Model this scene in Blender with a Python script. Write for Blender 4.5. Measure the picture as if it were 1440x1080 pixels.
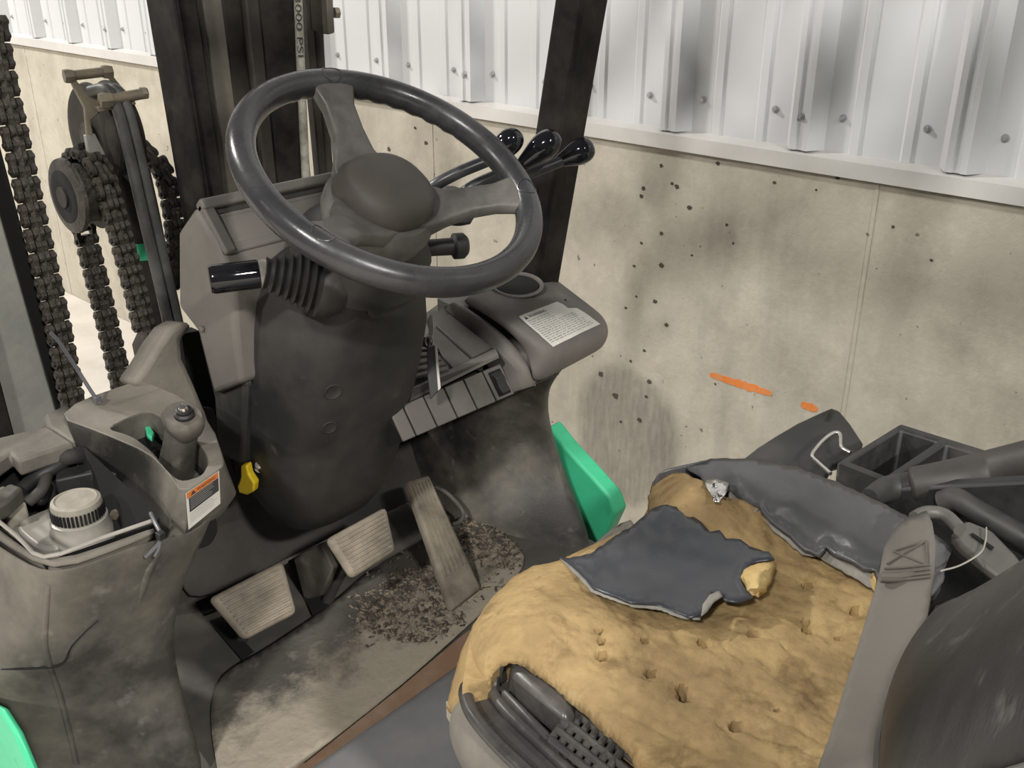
import bpy, bmesh, math, random
from mathutils import Vector as V, Matrix, noise
random.seed(7)
for _o in list(bpy.data.objects): bpy.data.objects.remove(_o)
S = bpy.context.scene
COL = S.collection
# ---------------------------------------------------------------- camera
FPX = 1400.0
PITCH = math.atan(638/FPX)
AZ = math.atan(1692/math.hypot(638, FPX))
CAM = V((0, 0, 1.52))
cam = bpy.data.cameras.new('camera'); camo = bpy.data.objects.new('camera', cam); COL.objects.link(camo)
camo.location = CAM; camo.rotation_euler = (math.pi/2-PITCH, 0, -AZ)
cam.sensor_width = 36; cam.lens = FPX/1440*36; cam.clip_start = .02
S.camera = camo
# ---------------------------------------------------------------- light
S.view_settings.view_transform = 'Standard'; S.view_settings.look = 'None'
S.view_settings.gamma = 1; S.view_settings.use_curve_mapping = False
S.view_settings.exposure = 0.0
W = bpy.data.worlds.new('world'); S.world = W; W.use_nodes = True
W.node_tree.nodes['Background'].inputs[0].default_value = (1.0, .985, .96, 1)
W.node_tree.nodes['Background'].inputs[1].default_value = .12
def lamp(name, loc, size, power, col=(1, .972, .93), tgt=None):
    l = bpy.data.lights.new(name, 'AREA'); l.shape = 'DISK'; l.size = size; l.energy = power; l.color = col
    o = bpy.data.objects.new(name, l); COL.objects.link(o); o.location = loc
    if tgt is not None: o.rotation_euler = (V(tgt)-V(loc)).to_track_quat('-Z', 'Y').to_euler()
    return o
lamp('high_bay_lamp', (-4.4, -1.5, 5.6), .6, 470)
lamp('high_bay_lamp', (-1.2, 6.8, 5.6), .6, 640)
lamp('high_bay_lamp', (-1.6, -5.6, 5.6), .6, 800)
lamp('high_bay_lamp', (-6.5, 4.5, 5.6), .6, 420)
# ---------------------------------------------------------------- pixel helpers (photo frame 1440x1080)
FH = V((math.sin(AZ), math.cos(AZ), 0)); RT = V((math.cos(AZ), -math.sin(AZ), 0)); UPZ = V((0, 0, 1))
FW = FH*math.cos(PITCH)-UPZ*math.sin(PITCH); UC = FH*math.sin(PITCH)+UPZ*math.cos(PITCH)
def ray(x, y): return FW+RT*((x-720)/FPX)-UC*((y-540)/FPX)
def P(x, y, X=None, Y=None, Z=None, d=None):
    r = ray(x, y)
    if X is not None: t = (X-CAM.x)/r.x
    elif Y is not None: t = (Y-CAM.y)/r.y
    elif Z is not None: t = (Z-CAM.z)/r.z
    else: t = d
    return CAM+r*t
def PP(x, y, o, n):
    r = ray(x, y); return CAM+r*((V(o)-CAM).dot(V(n))/r.dot(V(n)))
def px_size(p, px): return px*(V(p)-CAM).dot(FW)/FPX
# ---------------------------------------------------------------- materials
MATS = {}
def mat(name, c1, c2=None, scale=8, rough=.55, metal=0, bump=0, bscale=60, lo=.4, hi=.7, spots=None, detail=6, rough2=None, spec=.5, coords='Object', stretch=None, bdist=.004):
    m = bpy.data.materials.new(name); m.use_nodes = True; nt = m.node_tree; N = nt.nodes; L = nt.links
    b = N['Principled BSDF']; b.inputs['Roughness'].default_value = rough; b.inputs['Metallic'].default_value = metal
    b.inputs['Specular IOR Level'].default_value = spec
    tc = N.new('ShaderNodeTexCoord'); src = tc.outputs[coords]
    if stretch:
        mp = N.new('ShaderNodeMapping'); mp.inputs['Scale'].default_value = stretch; L.new(src, mp.inputs[0]); src = mp.outputs[0]
    b.inputs['Base Color'].default_value = (*c1, 1)
    if c2 is not None:
        n = N.new('ShaderNodeTexNoise'); n.inputs['Scale'].default_value = scale; n.inputs['Detail'].default_value = detail; n.inputs['Roughness'].default_value = .65
        L.new(src, n.inputs['Vector'])
        r = N.new('ShaderNodeMapRange'); r.inputs[1].default_value = lo; r.inputs[2].default_value = hi; L.new(n.outputs[0], r.inputs[0])
        mx = N.new('ShaderNodeMix'); mx.data_type = 'RGBA'; mx.inputs[6].default_value = (*c1, 1); mx.inputs[7].default_value = (*c2, 1)
        L.new(r.outputs[0], mx.inputs[0]); out = mx.outputs[2]
        if spots:
            col, sc, th, amt = spots
            n2 = N.new('ShaderNodeTexNoise'); n2.inputs['Scale'].default_value = sc; n2.inputs['Detail'].default_value = 4; L.new(src, n2.inputs['Vector'])
            r2 = N.new('ShaderNodeMapRange'); r2.inputs[1].default_value = th; r2.inputs[2].default_value = th+.16; r2.inputs[4].default_value = amt; L.new(n2.outputs[0], r2.inputs[0])
            m2 = N.new('ShaderNodeMix'); m2.data_type = 'RGBA'; L.new(r2.outputs[0], m2.inputs[0]); L.new(out, m2.inputs[6]); m2.inputs[7].default_value = (*col, 1); out = m2.outputs[2]
        L.new(out, b.inputs['Base Color'])
        if rough2 is not None:
            r3 = N.new('ShaderNodeMapRange'); r3.inputs[3].default_value = rough; r3.inputs[4].default_value = rough2
            r3.inputs[1].default_value = lo; r3.inputs[2].default_value = hi; L.new(n.outputs[0], r3.inputs[0]); L.new(r3.outputs[0], b.inputs['Roughness'])
    if bump:
        n3 = N.new('ShaderNodeTexNoise'); n3.inputs['Scale'].default_value = bscale; n3.inputs['Detail'].default_value = 5; L.new(src, n3.inputs['Vector'])
        bp = N.new('ShaderNodeBump'); bp.inputs['Strength'].default_value = bump; bp.inputs['Distance'].default_value = bdist; L.new(n3.outputs[0], bp.inputs['Height']); L.new(bp.outputs[0], b.inputs['Normal'])
    MATS[name] = m; return m
mat('cowl', (.030, .028, .025), (.20, .18, .145), 4.2, .55, bump=.25, bscale=260, lo=.38, hi=.68, rough2=.8, bdist=.0015, spots=((.23, .215, .19), 38, .62, .5))
mat('cowl_dusty', (.11, .10, .085), (.25, .225, .185), 6, .65, bump=.3, bscale=200, lo=.35, hi=.7, rough2=.85, bdist=.0015)
mat('column', (.018, .0172, .016), (.055, .051, .046), 6, .5, bump=.2, bscale=260, lo=.4, hi=.75, rough2=.75, bdist=.001, spots=((.2, .19, .17), 30, .68, .35))
mat('dash', (.150, .136, .123), (.090, .081, .074), 7, .6, bump=.25, bscale=300, lo=.45, hi=.75, bdist=.001)
mat('housing', (.155, .142, .126), (.105, .097, .086), 7, .6, bump=.2, bscale=300, lo=.45, hi=.75, bdist=.001)
mat('wheel', (.034, .034, .037), (.070, .069, .069), 14, .24, bump=.12, bscale=180, lo=.4, hi=.8, rough2=.42, bdist=.001)
mat('spoke', (.080, .075, .070), (.15, .14, .128), 22, .42, bump=.12, bscale=200, rough2=.6, bdist=.001)
mat('hub', (.085, .074, .064), (.055, .049, .044), 9, .62, bump=.15, bscale=220, bdist=.001)
mat('black', (.012, .012, .013), (.03, .029, .028), 14, .45, rough2=.65)
mat('void', (.004, .004, .004), None, rough=.9)  # near-black colour that stands for shade in gaps, slots and wells
mat('gloss', (.008, .008, .010), None, rough=.09)
mat('rod', (.03, .031, .036), (.06, .06, .062), 30, .35)
mat('pillar', (.012, .011, .010), (.035, .029, .025), 16, .7, spec=.15, bump=.2, bscale=160, bdist=.001, spots=((.10, .045, .03), 30, .7, .6))
mat('mast', (.022, .020, .017), (.055, .047, .038), 9, .65, spec=.25, metal=.1, bump=.4, bscale=90, lo=.4, hi=.7, bdist=.002)
mat('mast_light', (.22, .225, .20), (.30, .29, .255), 9, .55, metal=.2, bump=.4, bscale=80, bdist=.002)
mat('chain', (.020, .017, .013), (.065, .053, .040), 40, .55, bump=.9, bscale=120, bdist=.003)
mat('mast_mid', (.075, .066, .054), (.14, .122, .098), 9, .55, metal=.15, bump=.4, bscale=80, bdist=.002)
mat('anchor', (.11, .105, .096), (.17, .16, .145), 12, .5, metal=.2)
mat('brass', (.24, .205, .15), (.15, .128, .095), 20, .5, metal=.3)
mat('hose', (.045, .044, .042), (.10, .098, .09), 18, .5)
mat('tape', (.36, .34, .28), (.15, .14, .12), 45, .6)
mat('rubber', (.15, .13, .10), (.33, .285, .22), 16, .85, bump=.4, bscale=120, lo=.35, hi=.65, bdist=.002)
mat('steel_grey', (.16, .16, .165), (.22, .215, .21), 7, .45, bump=.15, bscale=90, bdist=.001)
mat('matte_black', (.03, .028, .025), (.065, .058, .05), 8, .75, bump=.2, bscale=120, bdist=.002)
mat('vinyl', (.066, .067, .071), (.105, .105, .106), 6, .33, bump=.15, bscale=240, lo=.4, hi=.75, bdist=.001)
mat('vinyl_back', (.21, .20, .18), (.30, .28, .24), 40, .8)
mat('pan', (.045, .043, .043), (.10, .09, .08), 14, .22, rough2=.6, bump=.15, bscale=90, bdist=.001)
mat('backrest', (.022, .021, .020), (.052, .049, .046), 5, .5, bump=.25, bscale=200, spots=((.22, .21, .195), 26, .61, .4), bdist=.001, stretch=(1.2, 4.5, 1.2))
mat('belt', (.165, .150, .128), (.125, .114, .098), 4, .75, bump=.35, bscale=9, stretch=(1, 1, 1), bdist=.001)
mat('arm_pad', (.034, .030, .027), (.055, .049, .044), 8, .55, bump=.15, bscale=200, bdist=.001)
mat('thread', (.12, .108, .09), None, rough=.8)
mat('tray', (.020, .0195, .019), (.055, .052, .047), 12, .45, rough2=.7)
mat('chrome', (.72, .70, .66), None, rough=.22, metal=1)
mat('alu', (.50, .48, .44), (.38, .36, .32), 30, .4, metal=.6)
mat('green', (.06, .56, .29), (.05, .47, .24), 9, .5, spots=((.02, .10, .06), 40, .64, .7))
mat('yellow', (.62, .44, .015), None, rough=.45)
mat('white_label', (.68, .66, .61), (.58, .56, .5), 20, .5)
mat('orange', (.62, .17, .03), None, rough=.55)
mat('ink', (.04, .04, .04), None, rough=.7)
mat('ink_soft', (.30, .29, .27), None, rough=.7)
mat('lens', (.23, .225, .21), (.30, .29, .265), 10, .12)
mat('white_metal', (.64, .645, .655), (.59, .595, .605), 1.2, .34, spec=.6)
mat('flash', (.62, .60, .57), (.54, .52, .49), 4, .4)
mat('screw', (.42, .42, .43), None, rough=.35, metal=.5)
mat('ground', (.60, .56, .50), (.50, .46, .40), 3.5, .75, bump=.2, bscale=30)
mat('cap', (.27, .245, .20), (.36, .33, .27), 40, .7)
mat('clear', (.36, .34, .30), (.28, .26, .22), 20, .4)
mat('tie', (.10, .10, .11), None, rough=.4)
mat('spray', (.72, .20, .03), (.62, .26, .10), 60, .8)
mat('pit_shade', (.075, .066, .052), None, rough=.95)
mat('rust', (.24, .14, .085), (.34, .25, .18), 14, .8, bump=.3, bscale=60, bdist=.002)
# foam
def foam_mat():
    m = mat('foam', (.44, .315, .15), (.33, .228, .105), 11, .93, bump=.75, bscale=75, lo=.38, hi=.66, bdist=.0035, spec=.1)
    nt = m.node_tree; N = nt.nodes; L = nt.links; b = N['Principled BSDF']; tc = N.new('ShaderNodeTexCoord')
    def layer(sc, det, lo, hi, amt, col, rough=.65):
        n = N.new('ShaderNodeTexNoise'); n.inputs['Scale'].default_value = sc; n.inputs['Detail'].default_value = det; n.inputs['Roughness'].default_value = rough; L.new(tc.outputs['Object'], n.inputs['Vector'])
        r = N.new('ShaderNodeMapRange'); r.inputs[1].default_value = lo; r.inputs[2].default_value = hi; r.inputs[4].default_value = amt; L.new(n.outputs[0], r.inputs[0])
        mx = N.new('ShaderNodeMix'); mx.data_type = 'RGBA'; L.new(r.outputs[0], mx.inputs[0]); L.new(b.inputs['Base Color'].links[0].from_socket, mx.inputs[6]); mx.inputs[7].default_value = (*col, 1); L.new(mx.outputs[2], b.inputs['Base Color'])
    layer(5.5, 6, .42, .62, .9, (.25, .175, .09))
    layer(24, 5, .54, .70, .75, (.15, .095, .045))
    layer(9, 8, .60, .75, .6, (.56, .45, .25), .75)
foam_mat()
mat('foam_cut', (.60, .44, .20), (.52, .36, .15), 30, .9, bump=.6, bscale=90, spec=.1, bdist=.003)
mat('skirt', (.17, .158, .135), (.24, .22, .185), 12, .8, bump=.2, bscale=60)
mat('piping', (.10, .098, .085), None, rough=.6)
mat('flap', (.036, .039, .046), (.062, .065, .073), 6, .30, bump=.15, bscale=240, lo=.4, hi=.75, bdist=.001)
# floor mat with trodden-in dirt
def dirt_mat():
    m = mat('dirt_mat', (.13, .12, .10), (.07, .064, .055), 6.5, .92, bump=.7, bscale=60, lo=.40, hi=.62, bdist=.004)
    nt = m.node_tree; N = nt.nodes; L = nt.links; b = N['Principled BSDF']; old = b.inputs['Base Color'].links[0].from_socket
    tc = N.new('ShaderNodeTexCoord'); sp = N.new('ShaderNodeSeparateXYZ'); L.new(tc.outputs['Object'], sp.inputs[0])
    n = N.new('ShaderNodeTexNoise'); n.inputs['Scale'].default_value = 9; n.inputs['Detail'].default_value = 9; n.inputs['Roughness'].default_value = .72; L.new(tc.outputs['Object'], n.inputs['Vector'])
    r = N.new('ShaderNodeMapRange'); r.inputs[1].default_value = 1.02; r.inputs[2].default_value = .83; r.inputs[3].default_value = -.22; r.inputs[4].default_value = .20; L.new(sp.outputs[1], r.inputs[0])
    a = N.new('ShaderNodeMath'); a.operation = 'ADD'; L.new(n.outputs[0], a.inputs[0]); L.new(r.outputs[0], a.inputs[1])
    r2 = N.new('ShaderNodeMapRange'); r2.inputs[1].default_value = .43; r2.inputs[2].default_value = .62; L.new(a.outputs[0], r2.inputs[0])
    mx = N.new('ShaderNodeMix'); mx.data_type = 'RGBA'; L.new(r2.outputs[0], mx.inputs[0]); L.new(old, mx.inputs[6]); mx.inputs[7].default_value = (.36, .315, .245, 1); L.new(mx.outputs[2], b.inputs['Base Color'])
dirt_mat()
mat('plate', (.065, .062, .055), (.13, .12, .105), 7, .6, bump=.2, bscale=60, bdist=.002)
mat('litter', (.27, .22, .165), (.07, .055, .045), 90, .9, lo=.45, hi=.55)
def concrete():
    m = bpy.data.materials.new('concrete'); m.use_nodes = True; nt = m.node_tree; N = nt.nodes; L = nt.links; b = N['Principled BSDF']
    b.inputs['Roughness'].default_value = .82; b.inputs['Specular IOR Level'].default_value = .25
    tc = N.new('ShaderNodeTexCoord')
    def nz(scale, detail=6, rough=.6, st=None):
        n = N.new('ShaderNodeTexNoise'); n.inputs['Scale'].default_value = scale; n.inputs['Detail'].default_value = detail; n.inputs['Roughness'].default_value = rough
        s = tc.outputs['Object']
        if st:
            mp = N.new('ShaderNodeMapping'); mp.inputs['Scale'].default_value = st; L.new(s, mp.inputs[0]); s = mp.outputs[0]
        L.new(s, n.inputs['Vector']); return n.outputs[0]
    def rng(v, a, b_, c=0, d=1):
        r = N.new('ShaderNodeMapRange'); r.inputs[1].default_value = a; r.inputs[2].default_value = b_; r.inputs[3].default_value = c; r.inputs[4].default_value = d; L.new(v, r.inputs[0]); return r.outputs[0]
    def mix(f, a, b_):
        x = N.new('ShaderNodeMix'); x.data_type = 'RGBA'; L.new(f, x.inputs[0])
        for i, v in ((6, a), (7, b_)):
            if isinstance(v, tuple): x.inputs[i].default_value = (*v, 1)
            else: L.new(v, x.inputs[i])
        return x.outputs[2]
    c = mix(rng(nz(1.6), .35, .7), (.53, .49, .405), (.44, .405, .335))
    c = mix(rng(nz(5, 9, .75), .42, .68, 0, .75), c, (.34, .305, .245))
    c = mix(rng(nz(16, 6, .7), .54, .72, 0, .5), c, (.58, .54, .45))
    c = mix(rng(nz(3.2, 6, .6, (1, 2.2, .35)), .52, .76, 0, .5), c, (.25, .225, .185))
    c = mix(rng(nz(30, 2), .715, .74, 0, .8), c, (.13, .118, .10))
    # round darker patch low on the wall, with its streaks
    sep = N.new('ShaderNodeSeparateXYZ'); L.new(tc.outputs['Object'], sep.inputs[0])
    def math_(op, a, b_):
        n = N.new('ShaderNodeMath'); n.operation = op
        for i, v in enumerate((a, b_)):
            if isinstance(v, (int, float)): n.inputs[i].default_value = v
            else: L.new(v, n.inputs[i])
        return n.outputs[0]
    dy = math_('SUBTRACT', sep.outputs[1], 1.285); dz = math_('SUBTRACT', sep.outputs[2], .36)
    rr = math_('SQRT', math_('ADD', math_('MULTIPLY', dy, dy), math_('MULTIPLY', math_('MULTIPLY', dz, .72), dz)), 0)
    rr = math_('ADD', rr, math_('MULTIPLY', nz(9), .05))
    wv = nz(30, 3, .5, (1, 3, .6))
    f = math_('MULTIPLY', rng(rr, .195, .165), rng(wv, .3, .7, .38, .68))
    c = mix(f, c, (.20, .182, .155))
    L.new(c, b.inputs['Base Color'])
    bp = N.new('ShaderNodeBump'); bp.inputs['Strength'].default_value = .5; bp.inputs['Distance'].default_value = .006
    L.new(nz(14, 8, .7), bp.inputs['Height']); L.new(bp.outputs[0], b.inputs['Normal']); MATS['concrete'] = m
concrete()
# ---------------------------------------------------------------- object helpers
def tag(o, label=None, cat=None, group=None, kind=None):
    if label: o['label'] = label
    if cat: o['category'] = cat
    if group: o['group'] = group
    if kind: o['kind'] = kind
    return o
def empty(name, loc):
    o = bpy.data.objects.new(name, None); COL.objects.link(o); o.location = loc; o.empty_display_size = .05; return o
def link(o, parent):
    COL.objects.link(o)
    if parent is not None:
        o.parent = parent
        w = Matrix.Identity(4); q = parent
        if q.type == 'EMPTY': w = Matrix.Translation(q.location)
        o.matrix_parent_inverse = w.inverted()
    return o
def add_mods(o, bevel=0, bseg=2, sub=0, solid=0, off=-1, smooth=True, bang=35):
    if solid:
        m = o.modifiers.new('solid', 'SOLIDIFY'); m.thickness = solid; m.offset = off
    if bevel:
        m = o.modifiers.new('bevel', 'BEVEL'); m.width = bevel; m.segments = bseg; m.limit_method = 'ANGLE'; m.angle_limit = math.radians(bang); m.harden_normals = False
    if sub:
        m = o.modifiers.new('sub', 'SUBSURF'); m.levels = sub; m.render_levels = sub
def mk(name, verts, faces, m, parent=None, smooth=True, **k):
    me = bpy.data.meshes.new(name); me.from_pydata([tuple(v) for v in verts], [], faces)
    bm = bmesh.new(); bm.from_mesh(me)
    if k.pop('recalc', True): bmesh.ops.recalc_face_normals(bm, faces=bm.faces)
    bm.to_mesh(me); bm.free()
    me.materials.append(MATS[m])
    if smooth:
        me.polygons.foreach_set('use_smooth', [True]*len(me.polygons))
    label = k.pop('label', None); kind = k.pop('kind', None)
    o = bpy.data.objects.new(name, me); link(o, parent); add_mods(o, **k)
    if smooth and not k.get('sub'):
        try: me.set_sharp_from_angle(angle=math.radians(42))
        except Exception: pass
    if label: o['label'] = label
    if kind: o['kind'] = kind
    return o
def catmull(pts, n=6):
    pts = [V(p) for p in pts]
    if len(pts) < 3: return [pts[0].lerp(pts[1], i/n) for i in range(n+1)]
    out = []
    for i in range(len(pts)-1):
        p0 = pts[i-1] if i else pts[0]*2-pts[1]; p1, p2 = pts[i], pts[i+1]; p3 = pts[i+2] if i+2 < len(pts) else pts[-1]*2-pts[-2]
        for j in range(n):
            t = j/n; out.append(.5*((2*p1)+(p2-p0)*t+(2*p0-5*p1+4*p2-p3)*t*t+(3*p1-p0-3*p2+p3)*t**3))
    out.append(pts[-1]); return out
def lerp_list(vals, n):
    out = []; k = len(vals)-1
    for i in range(n):
        t = i/(n-1)*k if n > 1 else 0; a = min(int(t), k-1) if k else 0
        out.append(vals[a]+(vals[min(a+1, k)]-vals[a])*(t-a))
    return out
def tube_data(pts, r, seg=12, n=6, smooth=True, closed=False, flat=None):
    pts = catmull(pts, n) if smooth else [V(p) for p in pts]
    rr = lerp_list(r, len(pts)) if isinstance(r, (list, tuple)) else [r]*len(pts)
    v = []; f = []; prev = None; m = len(pts)
    for i, p in enumerate(pts):
        t = ((pts[min(i+1, m-1)]-pts[max(i-1, 0)]) if not closed else (pts[(i+1) % m]-pts[i-1])).normalized()
        if prev is None:
            a = t.cross(V((0, 0, 1)));  a = a if a.length > .05 else t.cross(V((1, 0, 0)))
            a.normalize()
        else: a = (prev-t*prev.dot(t)).normalized()
        prev = a; b = t.cross(a)
        for k in range(seg):
            an = 2*math.pi*k/seg; v.append(p+(a*math.cos(an)+b*math.sin(an))*rr[i])
    for i in range(m-1 if not closed else m):
        for k in range(seg):
            j = (i+1) % m; f.append((i*seg+k, i*seg+(k+1) % seg, j*seg+(k+1) % seg, j*seg+k))
    if not closed: f.append(tuple(range(seg))); f.append(tuple((m-1)*seg+k for k in range(seg)))
    return v, f
def tube(name, pts, r, m, parent=None, seg=12, n=6, smooth=True, closed=False, **k):
    v, f = tube_data(pts, r, seg, n, smooth, closed); return mk(name, v, f, m, parent, **k)
def loft(name, rings, m, parent=None, caps=(True, True), closed=True, **k):
    n = len(rings[0]); v = [p for r in rings for p in r]; f = []
    for i in range(len(rings)-1):
        for j in range(n if closed else n-1): f.append((i*n+j, i*n+(j+1) % n, (i+1)*n+(j+1) % n, (i+1)*n+j))
    if caps[0]: f.append(tuple(range(n)))
    if caps[1]: f.append(tuple((len(rings)-1)*n+j for j in range(n)))
    return mk(name, v, f, m, parent, **k)
def prism(name, poly, vec, m, parent=None, **k):
    poly = [V(p) for p in poly]; vec = V(vec)
    return loft(name, [poly, [p+vec for p in poly]], m, parent, **k)
def ring(c, e1, e2, a, b, ex=2.6, n=32):
    out = []
    for i in range(n):
        t = 2*math.pi*i/n; cc, ss = math.cos(t), math.sin(t)
        out.append(V(c)+V(e1)*a*math.copysign(abs(cc)**(2/ex), cc)+V(e2)*b*math.copysign(abs(ss)**(2/ex), ss))
    return out
def basis(axis):
    t = V(axis).normalized(); a = t.cross(V((0, 0, 1)))
    if a.length < .05: a = t.cross(V((1, 0, 0)))
    a.normalize(); return a, t.cross(a).normalized(), t
def lathe(name, prof, o, axis, m, parent=None, seg=28, **k):
    a, b, t = basis(axis)
    rings = [[V(o)+t*h+(a*math.cos(2*math.pi*i/seg)+b*math.sin(2*math.pi*i/seg))*max(r, 1e-4) for i in range(seg)] for r, h in prof]
    return loft(name, rings, m, parent, **k)
def box(name, c, half, m, parent=None, ax=None, bevel=.003, **k):
    ax = ax or (V((1, 0, 0)), V((0, 1, 0)), V((0, 0, 1))); c = V(c)
    q = [c+ax[0]*(half[0]*sx)+ax[1]*(half[1]*sy) for sx, sy in ((-1, -1), (1, -1), (1, 1), (-1, 1))]
    return loft(name, [[p-ax[2]*half[2] for p in q], [p+ax[2]*half[2] for p in q]], m, parent, bevel=bevel, **k)
def grid(name, rows, m, parent=None, **k):
    n = len(rows[0]); v = [p for r in rows for p in r]
    f = [(i*n+j, i*n+j+1, (i+1)*n+j+1, (i+1)*n+j) for i in range(len(rows)-1) for j in range(n-1)]
    return mk(name, v, f, m, parent, **k)
def coons(front, back, left, right, nu, nv, fn=None, sm=True):
    # front: u 0..1 at v=0 ; back at v=1 ; left: v 0..1 at u=0 ; right at u=1
    def rs(pts, n):
        pts = catmull(pts, 12) if sm else [V(p) for p in pts]
        L = [0]
        for a, b in zip(pts, pts[1:]): L.append(L[-1]+(b-a).length)
        out = []
        j = 0
        for i in range(n):
            s = L[-1]*i/(n-1)
            while j < len(L)-2 and L[j+1] < s: j += 1
            d = L[j+1]-L[j]; out.append(pts[j].lerp(pts[j+1], (s-L[j])/d if d > 0 else 0))
        return out
    f_, b_, l_, r_ = rs(front, nu), rs(back, nu), rs(left, nv), rs(right, nv)
    rows = []
    for j in range(nv):
        v = j/(nv-1); row = []
        for i in range(nu):
            u = i/(nu-1)
            p = f_[i]*(1-v)+b_[i]*v+l_[j]*(1-u)+r_[j]*u-(f_[0]*(1-u)*(1-v)+f_[-1]*u*(1-v)+b_[0]*(1-u)*v+b_[-1]*u*v)
            if fn: p = fn(p, u, v)
            row.append(p)
        rows.append(row)
    return rows
def fbm(p, s): return noise.fractal(V(p)*s, 1.0, 2.0, 4)

def text_mesh(body):
    c = bpy.data.curves.new('txt', 'FONT'); c.body = body; c.size = 1
    o = bpy.data.objects.new('txt', c); COL.objects.link(o); dg = bpy.context.evaluated_depsgraph_get()
    me = bpy.data.meshes.new_from_object(o.evaluated_get(dg)); vs = [v.co.copy() for v in me.vertices]; fs = [tuple(q.vertices) for q in me.polygons]
    bpy.data.objects.remove(o); bpy.data.curves.remove(c); bpy.data.meshes.remove(me)
    x0 = min(v.x for v in vs); x1 = max(v.x for v in vs); y0 = min(v.y for v in vs); y1 = max(v.y for v in vs)
    return [((v.x-x0)/(x1-x0), 1-(v.y-y0)/(y1-y0)) for v in vs], fs
def text_on(name, body, fn, m, parent):
    uv, fs = text_mesh(body); return mk(name, [fn(u, w) for u, w in uv], fs, m, parent, smooth=False, recalc=False)
# ================================================================ SETTING
WX = 1.84
tag(mk('floor', [(-6, -6, 0), (WX+.2, -6, 0), (WX+.2, 12, 0), (-6, 12, 0), (-6, -6, -.1), (WX+.2, -6, -.1), (WX+.2, 12, -.1), (-6, 12, -.1)],
       [(0, 1, 2, 3), (4, 5, 6, 7), (0, 1, 5, 4), (1, 2, 6, 5), (2, 3, 7, 6), (3, 0, 4, 7)], 'ground', smooth=False), 'pale smooth concrete warehouse floor', 'floor', kind='structure')
wall = box('wall_right', (WX+.1, 3, .55), (.1, 9, .55), 'concrete', bevel=.004)
tag(wall, 'beige poured concrete lower wall with pits and stains', 'wall', kind='structure')
for y in (.742, 1.96, 3.18, 4.4):
    box('form_joint', (WX-.0004, y, .55), (.0012, .0035, .545), 'concrete', wall, bevel=.0005)
# bug holes in the concrete: flat blobs, the holes' shade put into the colour
random.seed(21)
for x_, y_, r_ in ((930, 233, 5), (905, 265, 5), (902, 276, 5), (945, 258, 4), (952, 262, 6), (970, 292, 6), (1022, 316, 4), (930, 328, 5), (902, 342, 4), (930, 373, 6), (892, 374, 4), (1031, 342, 3), (973, 359, 3), (921, 424, 6), (880, 433, 4), (937, 457, 5), (895, 417, 3), (1148, 267, 3), (1256, 319, 4), (1310, 366, 4), (906, 493, 4), (887, 508, 4), (845, 526, 7), (866, 557, 8), (909, 558, 5), (913, 537, 6), (899, 591, 6), (873, 593, 4), (584, 180, 4), (599, 201, 5), (547, 210, 6), (610, 245, 4), (1089, 257, 4), (1178, 250, 5), (1010, 230, 5), (1006, 540, 3)):
    c_ = P(x_, y_, X=WX); rr = px_size(c_, r_)*.75; n = 12
    q_ = [V((WX-.0006, c_.y+math.cos(2*math.pi*i/n)*rr*random.uniform(.6, 1.1), c_.z+math.sin(2*math.pi*i/n)*rr*random.uniform(.5, .95))) for i in range(n)]
    prism('pit_shade', q_, (.002, 0, 0), 'pit_shade', wall, smooth=False)
# spray marks
def blob(name, y0, y1, z, h, m, parent, seed):
    random.seed(seed); n = 22; top = []; bot = []
    for i in range(n):
        t = i/(n-1); y = y0+(y1-y0)*t; e = h*(math.sin(math.pi*min(1, max(0, t*.94+.03)))**.35)
        top.append(V((WX-.0008, y, z+e*(.5+.35*random.random()))));  bot.append(V((WX-.0008, y, z-e*(.5+.35*random.random()))))
    return grid(name, [top, bot], m, parent, solid=.0006, off=0, smooth=False)
blob('paint_mark', .905, 1.062, .598, .014, 'spray', wall, 1)
blob('paint_mark', .797, .835, .596, .013, 'spray', wall, 2)
# flashing
fl = [(WX-.012, 1.090), (WX-.012, 1.121), (WX+.03, 1.128), (WX+.03, 1.118), (WX-.006, 1.113), (WX-.006, 1.090)]
tr = prism('trim_1', [(x, -5, z) for x, z in fl], (0, 15, 0), 'flash', smooth=False)
tag(tr, 'pale grey metal drip flashing along top of concrete wall', 'trim', kind='structure')
# ribbed sheet panels: one per 0.918 m, ribs at .306 pitch
cl = empty('wall_cladding', (WX+.025, .452, 1.13)); tag(cl, 'white ribbed metal wall cladding above the concrete', 'wall', kind='structure')
XB = WX+.027
def panel_mesh():
    prof = []; R = .032
    def rib(c): return [(c+.040, 0), (c+.019, R), (c+.008, R), (c+.006, R-.004), (c-.006, R-.004), (c-.008, R), (c-.019, R), (c-.040, 0)]
    pts = []
    for k in range(3):
        c = -.153-.306*k
        pts += rib(c)
        for mc in (c-.102, c-.204):
            pts += [(mc+.013, 0), (mc+.008, .004), (mc-.008, .004), (mc-.013, 0)]
    pts = [(0-.1129, 0)] + pts[1:] if False else pts
    pts = pts + [(-.153-.918+.040, 0)]
    v = []; f = []; z0, z1 = 0.0, 2.4
    for z in (z0, z1):
        for y, h in pts: v.append((-h, y+.153, z))
    n = len(pts)
    for i in range(n-1): f.append((i, i+1, n+i+1, n+i))
    me = bpy.data.meshes.new('panel'); me.from_pydata(v, [], f); me.materials.append(MATS['white_metal']); return me
pm = panel_mesh()
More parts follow.
